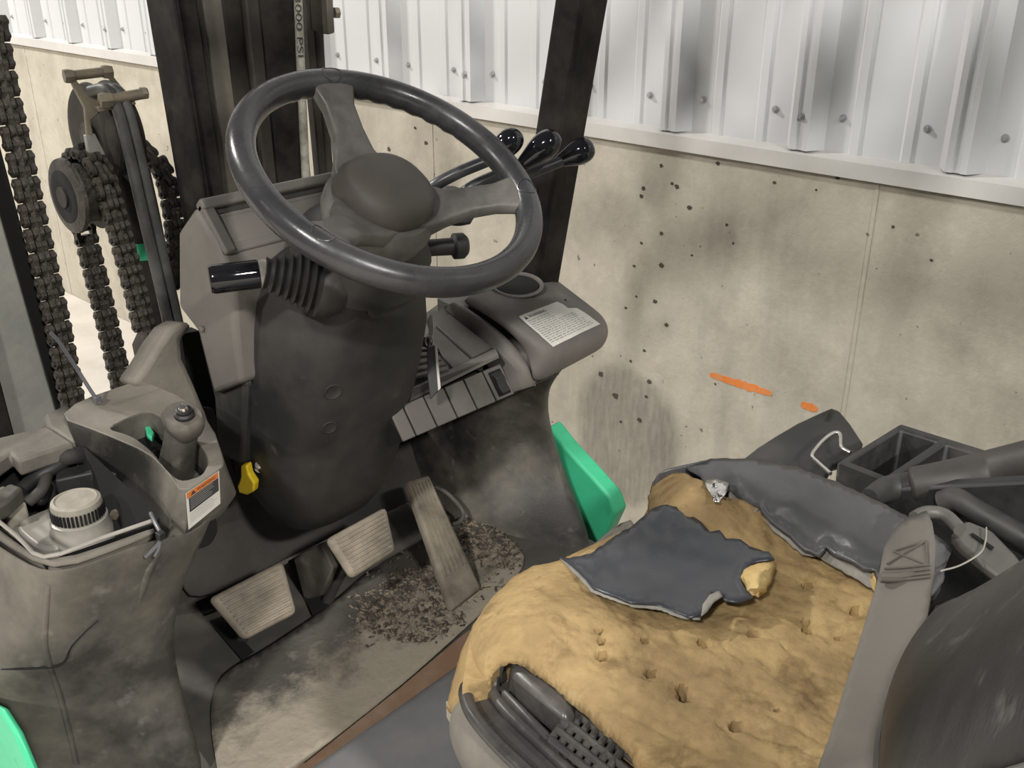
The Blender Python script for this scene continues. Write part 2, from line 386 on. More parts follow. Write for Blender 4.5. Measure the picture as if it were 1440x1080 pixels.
def sc_mesh():
    bm = bmesh.new()
    bmesh.ops.create_cone(bm, cap_ends=True, segments=12, radius1=.0075, radius2=.0068, depth=.002, matrix=Matrix.Translation((-.001, 0, 0)) @ Matrix.Rotation(-math.pi/2, 4, 'Y'))
    bmesh.ops.create_cone(bm, cap_ends=True, segments=6, radius1=.0046, radius2=.0042, depth=.005, matrix=Matrix.Translation((-.0045, 0, 0)) @ Matrix.Rotation(-math.pi/2, 4, 'Y'))
    me = bpy.data.meshes.new('screw'); bm.to_mesh(me); bm.free(); me.materials.append(MATS['screw']); return me
sm_ = sc_mesh()
for k in range(-4, 7):
    y0 = .911+.918*k
    o = bpy.data.objects.new('panel', pm); link(o, cl); o.location = (XB+.0008*(k % 2), y0, 1.127)
    o.modifiers.new('solid', 'SOLIDIFY').thickness = .0008
    for j in range(3):
        yr = y0-.306*j
        for dy, dx in ((.07, 0), (-.068, 0)):
            if -1 < yr < 6:
                s = bpy.data.objects.new('screw', sm_); link(s, cl); s.location = (XB-.001+dx, yr+dy+random.uniform(-.006, .006), 1.194+random.uniform(-.003, .003))
        if j == 0 and -1 < yr < 6:
            s = bpy.data.objects.new('screw', sm_); link(s, cl); s.location = (XB-.031, yr+.001, 1.192)

# ================================================================ FORKLIFT
FK = empty('forklift', (.726, .3, 0)); tag(FK, 'worn green and black forklift truck with open driver compartment', 'forklift')
WC = V((.726, .84, 1.272)); WN = V((0, -.515, .857)).normalized(); WU = V((1, 0, 0)); WV = WN.cross(WU)
def wp(x, y, s=0):  # point on a plane parallel to the wheel
    return PP(x, y, WC-WN*s, WN)
# ---- steering wheel
R0, r0 = .1655, .0155
v = []; f = []; NA, NB = 160, 20
for i in range(NA):
    a = 2*math.pi*i/NA; e = WU*math.cos(a)+WV*math.sin(a)
    grip = 1+.06*math.cos(a*44)*(1 if (.35 < a < 1.75) else .0)
    for j in range(NB):
        b = 2*math.pi*j/NB; rr = r0*(grip if math.sin(b) < .1 else 1)
        v.append(WC+e*(R0+rr*math.cos(b))+WN*rr*1.08*math.sin(b))
for i in range(NA):
    for j in range(NB): f.append((i*NB+j, i*NB+(j+1) % NB, ((i+1) % NA)*NB+(j+1) % NB, ((i+1) % NA)*NB+j))
SW = mk('steering_wheel', v, f, 'wheel', FK, label='dark grey moulded steering wheel rim')
HC = WC-WN*.040
# hub body
lathe('hub_shell', [(.030, -.055), (.058, -.045), (.066, -.02), (.066, -.006), (.060, .004), (.02, .006)], HC, WN, 'spoke', SW, seg=40)
hp = []
for s, a in ((.000, .052), (.012, .054), (.024, .0525), (.034, .046), (.040, .034), (.0425, .018), (.043, .004)):
    hp.append(ring(HC+WN*s, WU, WV, a*1.04, a*.98, 2.5, 40))
loft('horn_pad', hp, 'hub', SW)
for (px_, py_) in ((461, 117), (734, 276), (455, 338)):
    q = wp(px_, py_); d = (q-WC); d.normalize(); side = WN.cross(d)
    rg = []
    for t, w, s, th in ((.03, .043, .046, .014), (.056, .036, .040, .013), (.075, .026, .034, .0115), (.10, .0205, .022, .0105), (.130, .020, .010, .010), (.148, .026, .002, .0095), (.160, .036, -.004, .008)):
        c = WC+d*t-WN*s
        rg.append(ring(c, side, WN, w, th, 4.5, 24))
    loft('spoke', rg, 'spoke', SW)
    # moulded disc on the rim
    rc_ = []
    for i in range(25):
        an = 2*math.pi*i/24; dr, dt = .0105*math.cos(an), .0125*math.sin(an); a2 = dt/R0
        e_ = d*math.cos(a2)+side*math.sin(a2); rc_.append(WC+e_*(R0-.002+dr)+WN*(1.08*math.sqrt(max(r0*r0-(dr-.002)**2, 1e-8))+.0001))
    tube('rim_ring', rc_, .0009, 'wheel', SW, seg=6, n=1)
# ---- column cover
rings = []
E1 = V((1, 0, 0))
for cx_, cy_, hw, k, ex in ((505, 372, 96, 1.0, 2.6), (492, 392, 122, .95, 3.0), (480, 425, 138, .92, 3.2), (465, 480, 144, .9, 3.4), (452, 545, 141, .9, 3.4), (446, 600, 133, .9, 3.4), (443, 645, 121, .9, 3.2), (438, 675, 104, .9, 3), (430, 690, 80, .9, 2.6), (424, 695, 40, .9, 2.2)):
    c = P(cx_, cy_, X=.738); a = px_size(c, hw)/1.22
    ax = V((0, .42, -.907)).normalized(); e2 = ax.cross(E1).normalized()
    rings.append(ring(c, E1, e2, a, a*k, ex, 48))
COLM = loft('column_cover', rings, 'column', FK, label='tall dark plastic steering column cover')
ring0 = rings
upper = []
for s, a in ((.05, .046), (.07, .060), (.10, .078), (.135, .080)):
    upper.append(ring(WC-WN*s, WU, WV, a, a*.95, 2.4, 32))
loft('column_collar', upper, 'column', FK)
# dimples on the cover
from mathutils.bvhtree import BVHTree
def bvh_of(o):
    dg = bpy.context.evaluated_depsgraph_get(); ev = o.evaluated_get(dg); me = ev.to_mesh()
    t = BVHTree.FromPolygons([vv.co.copy() for vv in me.vertices], [tuple(p.vertices) for p in me.polygons]); ev.to_mesh_clear(); return t
def hit(tree, x_, y_, off=.0008):
    r = ray(x_, y_).normalized(); h = tree.ray_cast(CAM, r)
    if h[0] is None: return None, None
    n_ = h[1] if h[1].dot(r) < 0 else -h[1]
    return h[0]+n_*off, n_
_tc = bvh_of(COLM)
for x_, y_, r_ in ((530, 434, .013), (468, 551, .012), (463, 601, .010)):
    c0, n_ = hit(_tc, x_, y_, 0)
    if c0 is not None: lathe('screw_plug', [(r_, -.003), (r_, .0006), (r_*.9, .0012), (r_*.78, .0003), (r_*.1, .0002)], c0, n_, 'column', COLM, seg=20)
# lower hinge bolt and yellow tag by the column foot
lathe('pivot_bolt', [(.007, -.02), (.0085, .0), (.0085, .008), (.0055, .0095), (.0055, .018), (.002, .019)], P(368, 659, X=.64), V((-.5, -.5, .75)), 'alu', FK, seg=12)
prism('column_bracket', [P(352, 668, X=.63), P(366, 655, X=.63), P(408, 676, X=.645), P(404, 694, X=.645), P(374, 690, X=.635)], (.03, .01, 0), 'black', FK, bevel=.003)
yt = [P(x_, y_, X=.615) for x_, y_ in ((338, 655), (346, 654), (349, 668), (357, 680), (356, 692), (347, 697), (336, 694), (333, 684), (338, 671))]
prism('pull_knob', yt, (.012, .004, 0), 'yellow', FK, bevel=.003, bseg=3, label='yellow plastic pull tab')
# ---- instrument housing
XL = .605
side = [(273, 291), (249, 326), (250, 432), (277, 467), (300, 556), (338, 540), (330, 470), (326, 400), (314, 368), (303, 340)]
sp = [P(x_, y_, X=XL) for x_, y_ in side]
HS = prism('instrument_housing', sp, (.27, 0, 0), 'housing', FK, bevel=.008, bseg=3, label='grey plastic instrument housing behind the wheel')
far, near = P(273, 291, X=XL), P(314, 368, X=XL)
dd = (near-far); L_ = dd.length; dd.normalize(); nn = V((1, 0, 0)).cross(dd); nn = nn if nn.z > 0 else -nn
def hq(u, w, h=0): return V((XL, far.y, far.z))+V((u, 0, 0))+dd*w+nn*h
# raised rim around the display
for (u0, u1, w0, w1, h) in ((.004, .266, -.004, .010, .012), (.004, .020, .0, L_-.006, .009), (.250, .266, .0, L_-.006, .009), (.004, .266, L_-.018, L_-.006, .006)):
    prism('bezel', [hq(u0, w0, -.004), hq(u1, w0, -.004), hq(u1, w1, -.004), hq(u0, w1, -.004)], nn*(h+.004), 'dash', HS, bevel=.003)
prism('bezel_lip', [hq(.018, .010, .0), hq(.254, .010, .0), hq(.254, .017, .0), hq(.018, .017, .0)], nn*.004, 'matte_black', HS)
LENS = prism('display_lens', [hq(.020, .008, -.002), hq(.252, .008, -.002), hq(.252, L_-.016, -.002), hq(.020, L_-.016, -.002)], nn*.004, 'lens', HS, label='dusty clear display window')
# second, lower face of the display towards the wheel
prism('warning_lamp_strip', [hq(.03, .012, .0022), hq(.18, .012, .0022), hq(.18, .022, .0022), hq(.03, .022, .0022)], nn*.0006, 'dash', HS)
for u in (.04, .065, .09, .125, .15): prism('warning_lamp', [hq(u, .030, .0022), hq(u+.016, .030, .0022), hq(u+.016, .042, .0022), hq(u, .042, .0022)], nn*.0006, 'housing', HS)
prism('read_out', [hq(.085, .046, .0022), hq(.125, .046, .0022), hq(.125, .062, .0022), hq(.085, .062, .0022)], nn*.001, 'black', HS)
lathe('housing_screw', [(.004, 0), (.004, .003), (.002, .004)], P(285, 462, X=XL-.001), (-1, 0, 0), 'housing', HS, seg=10)
# lower part of the side, below the housing down to the cowl
sp2 = [P(x_, y_, X=XL+.012) for x_, y_ in ((300, 480), (278, 470), (300, 560), (305, 640), (340, 655), (345, 540))]
prism('column_side_cover', sp2, (.2, 0, 0), 'column', FK, bevel=.006)
# ---- direction lever with bellows on the left
b0 = P(448, 398, X=.655); b1 = P(372, 384, X=.605); h1 = P(300, 393, X=.555)
axb = (b1-b0).normalized(); LB = (b1-b0).length; prof = []
for i in range(29):
    t = i/28; base = .036*(1-t)+.017*t
    prof.append((base*(1+.10*math.cos(t*7*2*math.pi)), LB*t))
DL = lathe('lever_bellows', [(.030, -.03), (.040, -.012), (.040, -.002)]+prof+[(.012, LB+.002)], b0, axb, 'column', FK, seg=36, label='ribbed rubber bellows of direction lever')
axh = (h1-b1).normalized(); LH = (h1-b1).length
lathe('lever_ferrule', [(.014, -.006), (.0165, .0), (.0165, .006), (.012, .007)], b1, axh, 'alu', DL, seg=24)
lathe('lever_handle', [(.012, 0), (.0163, .003), (.0166, LH*.5), (.0163, LH-.004), (.0145, LH), (.003, LH+.0006)], b1+axh*.004, axh, 'gloss', DL, seg=28)
# light switch knob right of the column
lathe('switch_knob', [(.010, -.06), (.011, .022), (.0165, .025), (.0165, .037), (.012, .042), (.003, .043)], P(612, 348, X=.83), V((.85, -.4, -.05)), 'black', FK, seg=24)
# ---- hydraulic levers
def lever(pts, kn0, kn1, rad, Y0, Y1):
    n = len(pts); w = [P(x_, y_, Y=Y0+(Y1-Y0)*i/(n-1)) for i, (x_, y_) in enumerate(pts)]
    rod = tube('control_lever', w, .0085, 'rod', FK, seg=14)
    a = P(*kn0, Y=Y1+.003); b = P(*kn1, Y=Y1-.02); ax_ = b-a; ln = ax_.length
    prof = [(.009, -.004), (.010, 0), (rad*.72, ln*.32), (rad*.95, ln*.6), (rad, ln*.85), (rad*.94, ln*1.08), (rad*.74, ln*1.26), (rad*.4, ln*1.36), (.001, ln*1.38)]
    lathe('knob', prof, a, ax_, 'gloss', rod, seg=28, sub=1)
lever([(585, 300), (606, 266), (640, 245), (685, 226)], (690, 224), (720, 196), .0185, 1.02, .95)
lever([(620, 315), (640, 285), (665, 262), (715, 240), (742, 228)], (735, 230), (772, 200), .0198, 1.0, .92)
lever([(655, 310), (668, 285), (700, 258), (750, 242), (790, 226)], (788, 226), (822, 210), .0195, 1.0, .92)
lathe('lever_boot', [(.034, 0), (.036, .006), (.028, .012), (.031, .018), (.023, .024), (.026, .030), (.014, .036), (.010, .038)], P(632, 300, Y=1.0), V((0, -.35, 1)), 'column', FK, seg=28)
# ---- dash, right side
DY = .865
fr = [P(x_, y_, Y=DY) for x_, y_ in ((556, 606), (858, 480))]
def dq(x_, y_, z): return P(x_, y_, Z=z)
zt = P(858, 472, Y=DY).z
# main moulded top: rows from the rear (driver) edge to the front
Zr = P(858, 455, Y=DY+.012).z
top_rows = []
def row(pts): return [P(x_, y_, Z=z) for x_, y_, z in pts]
z0 = .955
rows = [
    row([(752, 545, .90), (786, 527, .905), (826, 505, .905), (852, 492, .905)]),
    row([(748, 530, .925), (783, 513, .937), (834, 487, .937), (861, 470, .937)]),
    row([(740, 503, .945), (772, 496, .965), (826, 467, .957), (859, 454, .950)]),
    row([(722, 478, .962), (748, 478, .985), (808, 449, .974), (852, 440, .960)]),
    row([(698, 457, .975), (722, 458, .995), (788, 421, .99), (830, 424, .975)]),
    row([(668, 438, .985), (690, 432, 1.005), (752, 388, 1.008), (798, 400, .985)]),
    row([(640, 423, .985), (660, 412, 1.01), (718, 366, 1.012), (765, 374, .99)]),
]
DB = grid('dash_top', rows, 'dash', FK, sub=2, solid=.012, off=-1, label='dusty brown grey dashboard top with cup holder')
T = bvh_of(DB)
cp, cn = hit(T, 727, 404)
cn = V((-.1, -.12, 1)).normalized()
lathe('cup_holder', [(.033, -.006), (.0415, .0), (.0430, .004), (.041, .006), (.0365, .005), (.0350, -.002), (.0340, -.012), (.002, -.0121)], cp, cn, 'dash', DB, seg=40)
lathe('cup_shade_disc', [(.0345, .0), (.034, .0035), (.001, .0036)], cp, cn, 'void', DB, seg=32)  # flat black disc painting the shade down in the cup
# warning sheet, torn top right
def sheet(name, poly, m, parent, tree, off=.001, nsub=1, **k):
    pts = [hit(tree, *p, off)[0] for p in poly]
    pts = [p for p in pts if p is not None]
    return mk(name, pts, [tuple(range(len(pts)))], m, parent, smooth=False, recalc=False, **k)
def bil(c, u, w):
    a = (c[0][0]+(c[1][0]-c[0][0])*u, c[0][1]+(c[1][1]-c[0][1])*u); b = (c[3][0]+(c[2][0]-c[3][0])*u, c[3][1]+(c[2][1]-c[3][1])*u)
    return (a[0]+(b[0]-a[0])*w, a[1]+(b[1]-a[1])*w)
def decal(name, c, u0, u1, w0, w1, m, parent, tree, off, nu=8, nw=4, **k):
    rows = []
    for j in range(nw+1):
        rr = []
        for i in range(nu+1):
            h = hit(tree, *bil(c, u0+(u1-u0)*i/nu, w0+(w1-w0)*j/nw), off)[0]
            rr.append(h)
        rows.append(rr)
    if any(p is None for r in rows for p in r): return None
    return grid(name, rows, m, parent, smooth=True, **k)
LC = [(729, 446), (786, 424), (844, 456), (776, 488)]   # left-rear, far, right, near
# ---- dash centre: cheek, fuse panel, switch plates
def zrow(pts): return [P(x_, y_, Z=z) for x_, y_, z in pts]
A_ = zrow([(724, 553, .893), (706, 508, .935), (698, 491, .945), (660, 455, .965), (626, 429, .982)])
B_ = zrow([(752, 543, .90), (746, 520, .932), (738, 498, .949), (698, 457, .977), (642, 422, .992)])
M_ = zrow([(738, 549, .90), (728, 512, .942), (720, 491, .954), (680, 454, .977), (634, 424, .994)])
A0 = [p+V((-.012, .002, -.03)) for p in A_]; B0 = [p+V((.014, .0, -.035)) for p in B_]
A0[0] = A_[0]+V((-.004, .002, -.002)); B0[0] = B_[0]+V((.006, .004, -.002))
grid('dash_cheek', [A0, A_, M_, B_, B0], 'dash', FK, sub=2, solid=.006, off=0)
prism('dash_body', [P(x_, y_, Z=.948) for x_, y_ in ((600, 520), (655, 478), (715, 496), (752, 500), (790, 470), (800, 430), (740, 385), (690, 395), (620, 425), (585, 450))], (0, 0, -.045), 'dash', FK, smooth=False)
prism('dash_body', [P(x_, y_, Z=.985) for x_, y_ in ((640, 432), (665, 430), (720, 440), (770, 410), (735, 375), (660, 395), (615, 420))], (0, 0, -.045), 'dash', FK, smooth=False)
pt = [zrow([(545, 572, .932), (600, 546, .936), (650, 519, .938), (699, 494, .940)]),
      zrow([(560, 520, .950), (600, 497, .955), (632, 478, .958), (662, 457, .962)]),
      zrow([(580, 462, .968), (598, 450, .972), (612, 440, .975), (627, 430, .980)])]
FP = grid('fuse_panel', pt, 'dash', FK, solid=.01, off=-1, label='brown grey fuse panel right of the column')
TP = bvh_of(FP)
def onp(x_, y_, off=.001): 
    h = hit(TP, x_, y_, off)[0]
    return h if h is not None else P(x_, y_, Z=.955)
def slab(name, poly, m, parent, th, **k):
    pts = [onp(*p) for p in poly]; n_ = (pts[1]-pts[0]).cross(pts[2]-pts[0]).normalized(); n_ = n_ if n_.z > 0 else -n_
    return prism(name, pts, n_*th, m, parent, bevel=.0015, **k)
slab('fuse_lid', [(612, 462), (631, 446), (692, 494), (664, 508)], 'dash', FP, .006)
slab('fuse_lid', [(598, 474), (610, 463), (662, 509), (636, 521)], 'dash', FP, .004)
slab('grille_shade', [(572, 508), (590, 482), (634, 521), (628, 532), (580, 550)], 'void', FP, .0012)  # thin black sheet standing in for shade between the slats
for i in range(5):
    t = i/4; a0 = (583-6*t, 492+40*t); a1 = (606+22*t, 492+28*t)
    slab('grille_slat', [(a0[0], a0[1]), (a1[0], a1[1]), (a1[0]+3, a1[1]+5), (a0[0]-2, a0[1]+5)], 'dash', FP, .007)
slab('panel_lip', [(563, 558), (697, 493), (702, 503), (566, 569)], 'dash', FP, .004)
# front switch plates
TLp, TRp, BLp, BRp = P(566, 570, Z=.932), P(704, 511, Z=.937), P(586, 613, Z=.893), P(724, 553, Z=.893)
def fq(u, w, h=0):
    n_ = (TRp-TLp).cross(BLp-TLp).normalized(); n_ = n_ if n_.y < 0 else -n_
    return TLp.lerp(TRp, u).lerp(BLp.lerp(BRp, u), w)+n_*h
FNV = fq(0, 0, 1)-fq(0, 0, 0)
prism('panel_backing', [fq(-.16, 0, -.004), fq(1.0, 0, -.004), fq(1.0, 1, -.004), fq(-.10, 1, -.004)], -FNV*.05, 'void', FK)
for i in range(-1, 5):
    u0, u1 = .2*i+.008, .2*(i+1)-.008
    if i < 0: u0 = -.12
    pl = prism('switch_plate', [fq(u0, 0, -.004), fq(u1, 0, -.004), fq(u1, 1, -.004), fq(u0, 1, -.004)], FNV*.005, 'dash', FK, bevel=.0015)
    if i == 4:
        prism('switch_frame', [fq(u0+.03, .12), fq(u1-.035, .12), fq(u1-.035, .92), fq(u0+.03, .92)], FNV*.004, 'void', pl, bevel=.001)
        q0, q1 = u0+.045, u1-.05
        prof_ = [(0.18, .004), (.36, .010), (.62, .007), (.86, .009), (.86, .002), (.18, .002)]
        loft('rocker_switch', [[fq(q0, w, h) for w, h in prof_], [fq(q1, w, h) for w, h in prof_]], 'black', pl, bevel=.001)
# ---- pedestal under the dash
ped = []
for (x_, y_, z_) in ((790, 523, .915), (786, 528, .900), (771, 548, .865), (767, 572, .825), (770, 605, .77), (780, 645, .715), (797, 695, .655), (826, 772, .60)):
    e_ = P(x_, y_, Z=z_); k_ = max(0, (.66-z_)/.06)
    ped.append([V((e_.x+.10, e_.y+.10, z_)), V((e_.x+.02, e_.y+.008, z_)), e_, V((e_.x-.012-.02*k_, e_.y+.05, z_)), V((1.045-.03*k_, 1.02, z_)), V((1.05-.02*k_, 1.12, z_)), V((1.05, 1.25, z_))])
grid('dash_pedestal', ped, 'cowl', FK, sub=2, label='dark curved pedestal under the dash')
prism('dash_underside', [P(586, 612, Z=.889), P(724, 553, Z=.889), P(786, 527, Z=.895), V((1.12, 1.05, .895)), V((1.05, 1.22, .895)), V((.72, 1.22, .89))], (0, 0, .006), 'matte_black', FK, smooth=False)
# toe board behind the pedals
toe = [[P(x_, y_, Y=Y_) for x_, y_, Y_ in ((250, 560, 1.24), (350, 560, 1.24), (450, 560, 1.24), (760, 500, 1.24))],
       [P(x_, y_, Y=Y_) for x_, y_, Y_ in ((250, 760, 1.2), (350, 735, 1.2), (450, 700, 1.2), (690, 600, 1.21))],
       [P(x_, y_, Z=.6) for x_, y_ in ((240, 870), (350, 815), (450, 763), (650, 680))]]
grid('toe_board', toe, 'matte_black', FK, sub=2, solid=.01, off=-1)
# ---- floor plate, rust strip, hood
FZ = .60
prism('floor_plate', [(.40, .70, FZ-.012), (1.12, .70, FZ-.012), (1.12, 1.25, FZ-.012), (.40, 1.25, FZ-.012)], (0, 0, .012), 'plate', FK, smooth=False)
rs = [P(x_, y_, Z=FZ+.001) for x_, y_ in ((300, 1120), (430, 1075), (560, 972), (650, 896), (700, 860), (760, 880), (640, 960), (470, 1085), (380, 1150))]
prism('floor_sill', rs, (0, 0, .003), 'rust', FK, smooth=False, label='rusty floor edge strip')
hd = [(.30, .755, .55), (1.10, .755, .55), (1.10, .748, .655), (.30, .748, .655)]
def hoodring(z, g): return [V((.27+g, .755-g, z)), V((1.13-g, .755-g, z)), V((1.13-g, -.75+g, z)), V((.27+g, -.75+g, z))]
loft('engine_hood', [hoodring(.0+.30, 0), hoodring(.62, 0), hoodring(.655, .012)], 'steel_grey', FK, bevel=.012, bseg=3, smooth=True, label='smooth grey engine hood under the seat')
# truck body: chassis so that the machine stands on the ground
box('chassis', (.70, .25, .36), (.43, .95, .225), 'matte_black', FK, bevel=.03)
box('side_step', (.245, .55, .36), (.03, .33, .02), 'matte_black', FK, bevel=.006)
for cx_, cy_, r_, w_ in ((.29, 1.30, .29, .10), (1.13, 1.30, .29, .10), (.30, -.62, .22, .09), (1.12, -.62, .22, .09)):
    wh = lathe('tyre', [(r_*.55, -w_), (r_*.93, -w_), (r_, -w_*.8), (r_, w_*.8), (r_*.93, w_), (r_*.55, w_)], (cx_, cy_, r_), (1, 0, 0), 'matte_black', FK, seg=40)
    lathe('wheel_rim', [(r_*.56, -w_*.9), (r_*.5, -w_*.6), (r_*.2, -w_*.5), (.01, -w_*.5), (.01, w_*.5), (r_*.2, w_*.5), (r_*.5, w_*.6), (r_*.56, w_*.9)], (cx_, cy_, r_), (1, 0, 0), 'green', wh, seg=32)
box('axle', (.71, 1.30, .29), (.34, .06, .06), 'matte_black', FK, bevel=.02)
box('counterweight', (.70, -.95, .55), (.45, .30, .38), 'green', FK, bevel=.06, bseg=4)
# green fender, right
gp = [P(x_, y_, X=1.20) for x_, y_ in ((770, 598), (795, 630), (830, 668), (858, 700), (866, 722), (852, 752), (832, 780), (812, 735), (792, 690), (778, 645))]
prism('right_fender', gp, (.035, 0, 0), 'green', FK, bevel=.006, bseg=3, label='bright green fender edge beside the dash pedestal')
# green fender lower left
gl = [P(x_, y_, X=.222) for x_, y_ in ((-70, 960), (-30, 985), (0, 1000), (22, 1035), (42, 1082), (60, 1130), (-70, 1200))]
prism('left_fender', gl, (.008, .0, 0), 'green', FK, bevel=.006, label='bright green fender below the left cowl')
# pale step cover right of the mat
pc = [P(x_, y_, Z=z) for x_, y_, z in ((818, 778, .60), (852, 748, .64), (872, 735, .66), (890, 728, .66), (905, 760, .60), (850, 800, .60))]
prism('step_cover', pc, (.02, .02, -.05), 'clear', FK, bevel=.006)
# ---- floor slots: black slabs paint the dark of the openings
def fpoly(pts, z=FZ): return [P(x_, y_, Z=z) for x_, y_ in pts]
prism('pedal_slot_shade', fpoly([(294, 874), (312, 868), (357, 917), (341, 929)], FZ+.007), (0, 0, .0015), 'void', FK, smooth=False)
prism('pedal_slot_shade', fpoly([(276, 848), (296, 838), (306, 858), (286, 866)], FZ+.001), (0, 0, .0015), 'void', FK, smooth=False)
prism('pedal_slot_shade', fpoly([(405, 790), (438, 772), (462, 852), (440, 866)], FZ+.007), (0, 0, .0015), 'void', FK, smooth=False)
# ---- pedals
def pedal(c4, zt_, zb_, m, ribs, name, arm):
    tl, tr, br, bl = [P(x_, y_, Z=z) for (x_, y_), z in zip(c4, (zt_, zt_, zb_, zb_))]
    n_ = (tr-tl).cross(bl-tl).normalized(); n_ = n_ if n_.z > 0 else -n_
    pd = prism(name, [tl-n_*.016, tr-n_*.016, br-n_*.016, bl-n_*.016], n_*.016, m, FK, bevel=.008, bseg=3)
    def q(u, w, h): return tl.lerp(tr, u).lerp(bl.lerp(br, u), w)+n_*h
    for i in range(ribs):
        w = .12+.76*i/(ribs-1)
        prism('tread_rib', [q(.08, w-.03, -.001), q(.90, w-.03, -.001), q(.90, w+.012, -.001), q(.08, w+.012, -.001)], n_*.0035, m, pd, bevel=.001)
    a = q(.55, .35, -.016); b = a+V(arm)
    tube('pedal_arm', [a, a.lerp(b, .5)-n_*.015, b], .009, 'matte_black', pd, seg=10)
    return pd
pedal([(296, 842), (400, 788), (420, 862), (346, 901)], .735, .675, 'rubber', 9, 'inching_pedal', (.0, .06, -.14))
pedal([(461, 757), (545, 711), (559, 774), (497, 813)], .765, .715, 'rubber', 9, 'brake_pedal', (-.03, .08, -.17))
prism('pedal_bracket', [P(x_, y_, X=.70) for x_, y_ in ((412, 785), (450, 765), (468, 800), (452, 838), (428, 846))], (.012, 0, 0), 'cowl', FK, bevel=.003)
at_, bt_ = P(573, 676, Y=1.05), P(604, 666, Y=1.05); ab_, bb_ = P(637, 858, Z=.612), P(678, 826, Z=.612)
nA = (bt_-at_).cross(ab_-at_).normalized(); nA = nA if nA.z > 0 else -nA
AP = loft('accelerator_pedal', [[p-nA*t for p in (at_, bt_, bb_, ab_)] for t in (.018, 0)], 'rubber', FK, bevel=.006, bseg=3)
def aq(u, w, h): return at_.lerp(bt_, u).lerp(ab_.lerp(bb_, u), w)+nA*h
for i in range(6):
    u = .10+.145*i
    prism('tread_rib', [aq(u, .05, -.001), aq(u+.055, .05, -.001), aq(u+.055, .78, -.001), aq(u, .78, -.001)], nA*.003, 'rubber', AP, bevel=.0008)
tube('pedal_guard', [P(612, 685, Y=1.06), P(630, 695, Y=1.04), P(650, 718, Y=1.02), P(648, 732, Y=1.01), P(636, 738, Y=1.01)], .004, 'plate', FK, seg=10)
# ---- left cowl
from math import hypot
bF0, bF1 = P(257, 694, Z=.975), P(313, 657, Z=.975); bn = V(((bF1-bF0).y, -(bF1-bF0).x, 0)).normalized()
def bf(x_, y_, off=0): return PP(x_, y_, bF0+bn*off, bn)
zs = (.95, .88, .83, .78, .70, .61)
pxr = [[(-40, 735), (20, 772), (70, 806), (145, 777), (220, 748), (262, 752), (330, 694)],
       [(-40, 830), (15, 850), (66, 868), (130, 850), (190, 835), (240, 806), (292, 765)],
       [(-40, 900), (10, 925), (64, 935), (125, 900), (185, 880), (230, 850), (258, 840)],
       [(-40, 960), (15, 975), (78, 965), (140, 945), (195, 930), (228, 915), (251, 905)],
       [(-30, 1040), (35, 1040), (95, 1030), (150, 1010), (205, 1000), (245, 985), (268, 985)],
       [(0, 1120), (60, 1120), (110, 1110), (160, 1100), (220, 1095), (270, 1090), (305, 1085)]]
rows = []
for i, (r, z) in enumerate(zip(pxr, zs)):
    rr = [P(x_, y_, Z=z) for x_, y_ in r]
    if i == 0: rr[5] = bf(262, 752); rr[6] = bf(330, 694)
    l0 = rr[0]; rr.insert(0, V((l0.x-.006, 1.28, l0.z+.01)))
    e = rr[-1]; rr.append(V((e.x+.02, 1.16, e.z)))
    rows.append(rr)
CW = grid('left_cowl', rows, 'cowl', FK, sub=2, solid=.008, off=-1, label='scuffed dark plastic lower cowl')
# crack line and the raised flap of the cowl
TC = bvh_of(CW)
cr = [hit(TC, x_, y_, .0006)[0] for x_, y_ in ((2, 941), (30, 940), (62, 938), (80, 936), (92, 928), (100, 910), (118, 890), (138, 872))]
tube('crack', [p for p in cr if p is not None], [.0006, .0013, .0015, .0018, .0014, .0010, .0007, .0004], 'void', CW, seg=6, n=4)
ch = [hit(TC, x_, y_, -.0058)[0] for x_, y_ in ((226, 778), (212, 800), (203, 825), (197, 850), (190, 872), (186, 884))]
tube('cowl_bead', [p for p in ch if p is not None], [.006, .008, .0075, .006, .004, .001], 'cowl', CW, seg=12, n=4)
ch = [hit(TC, x_, y_, -.002)[0] for x_, y_ in ((68, 822), (64, 860), (62, 900), (68, 930), (80, 965), (90, 1000), (100, 1040), (108, 1075))]
tube('cowl_bead', [p for p in ch if p is not None], [.003, .004, .004, .004, .004, .004, .004, .004], 'cowl', CW, seg=12, n=4)
# handbrake box: top with slot
I_ = [(150, 603), (180, 587), (207, 577), (233, 590), (277, 620), (295, 647), (283, 670), (253, 678), (230, 657), (213, 633), (187, 613)]
O_ = [(83, 586), (110, 563), (197, 533), (262, 560), (300, 600), (315, 646), (313, 657), (257, 694), (238, 664), (208, 636), (138, 606)]
Ip = [P(x_, y_, Z=.972) for x_, y_ in I_]; Op = [P(x_, y_, Z=.975) for x_, y_ in O_]
ob = [p-V((0, 0, .075)) for p in Op]
for i_, px_ in ((0, (100, 622)), (10, (135, 645)), (9, (180, 692)), (8, (214, 735))): ob[i_] = P(*px_, X=Op[i_].x-.004)
ob[7] = bf(240, 772); ob[6] = bf(332, 697); ob[5] = P(332, 690, Z=.90)
def chk(l): 
    o = []
    for a, b in zip(l, l[1:]+l[:1]): o += [a.lerp(b, .2), a.lerp(b, .8)]
    return o
Ip, Op, ob = chk(chk(Ip)), chk(Op), chk(ob)
Op, ob = [x for a, b in zip(Op, Op[1:]+Op[:1]) for x in (a, a.lerp(b, .5))], [x for a, b in zip(ob, ob[1:]+ob[:1]) for x in (a, a.lerp(b, .5))]
ib = [p-V((0, 0, .035)) for p in Ip]; cb_ = sum(ob, V((0, 0, 0)))/len(ob); ob2 = [V((p.x+(cb_.x-p.x)*.3, p.y+(cb_.y-p.y)*.3, p.z-.05)) for p in ob]
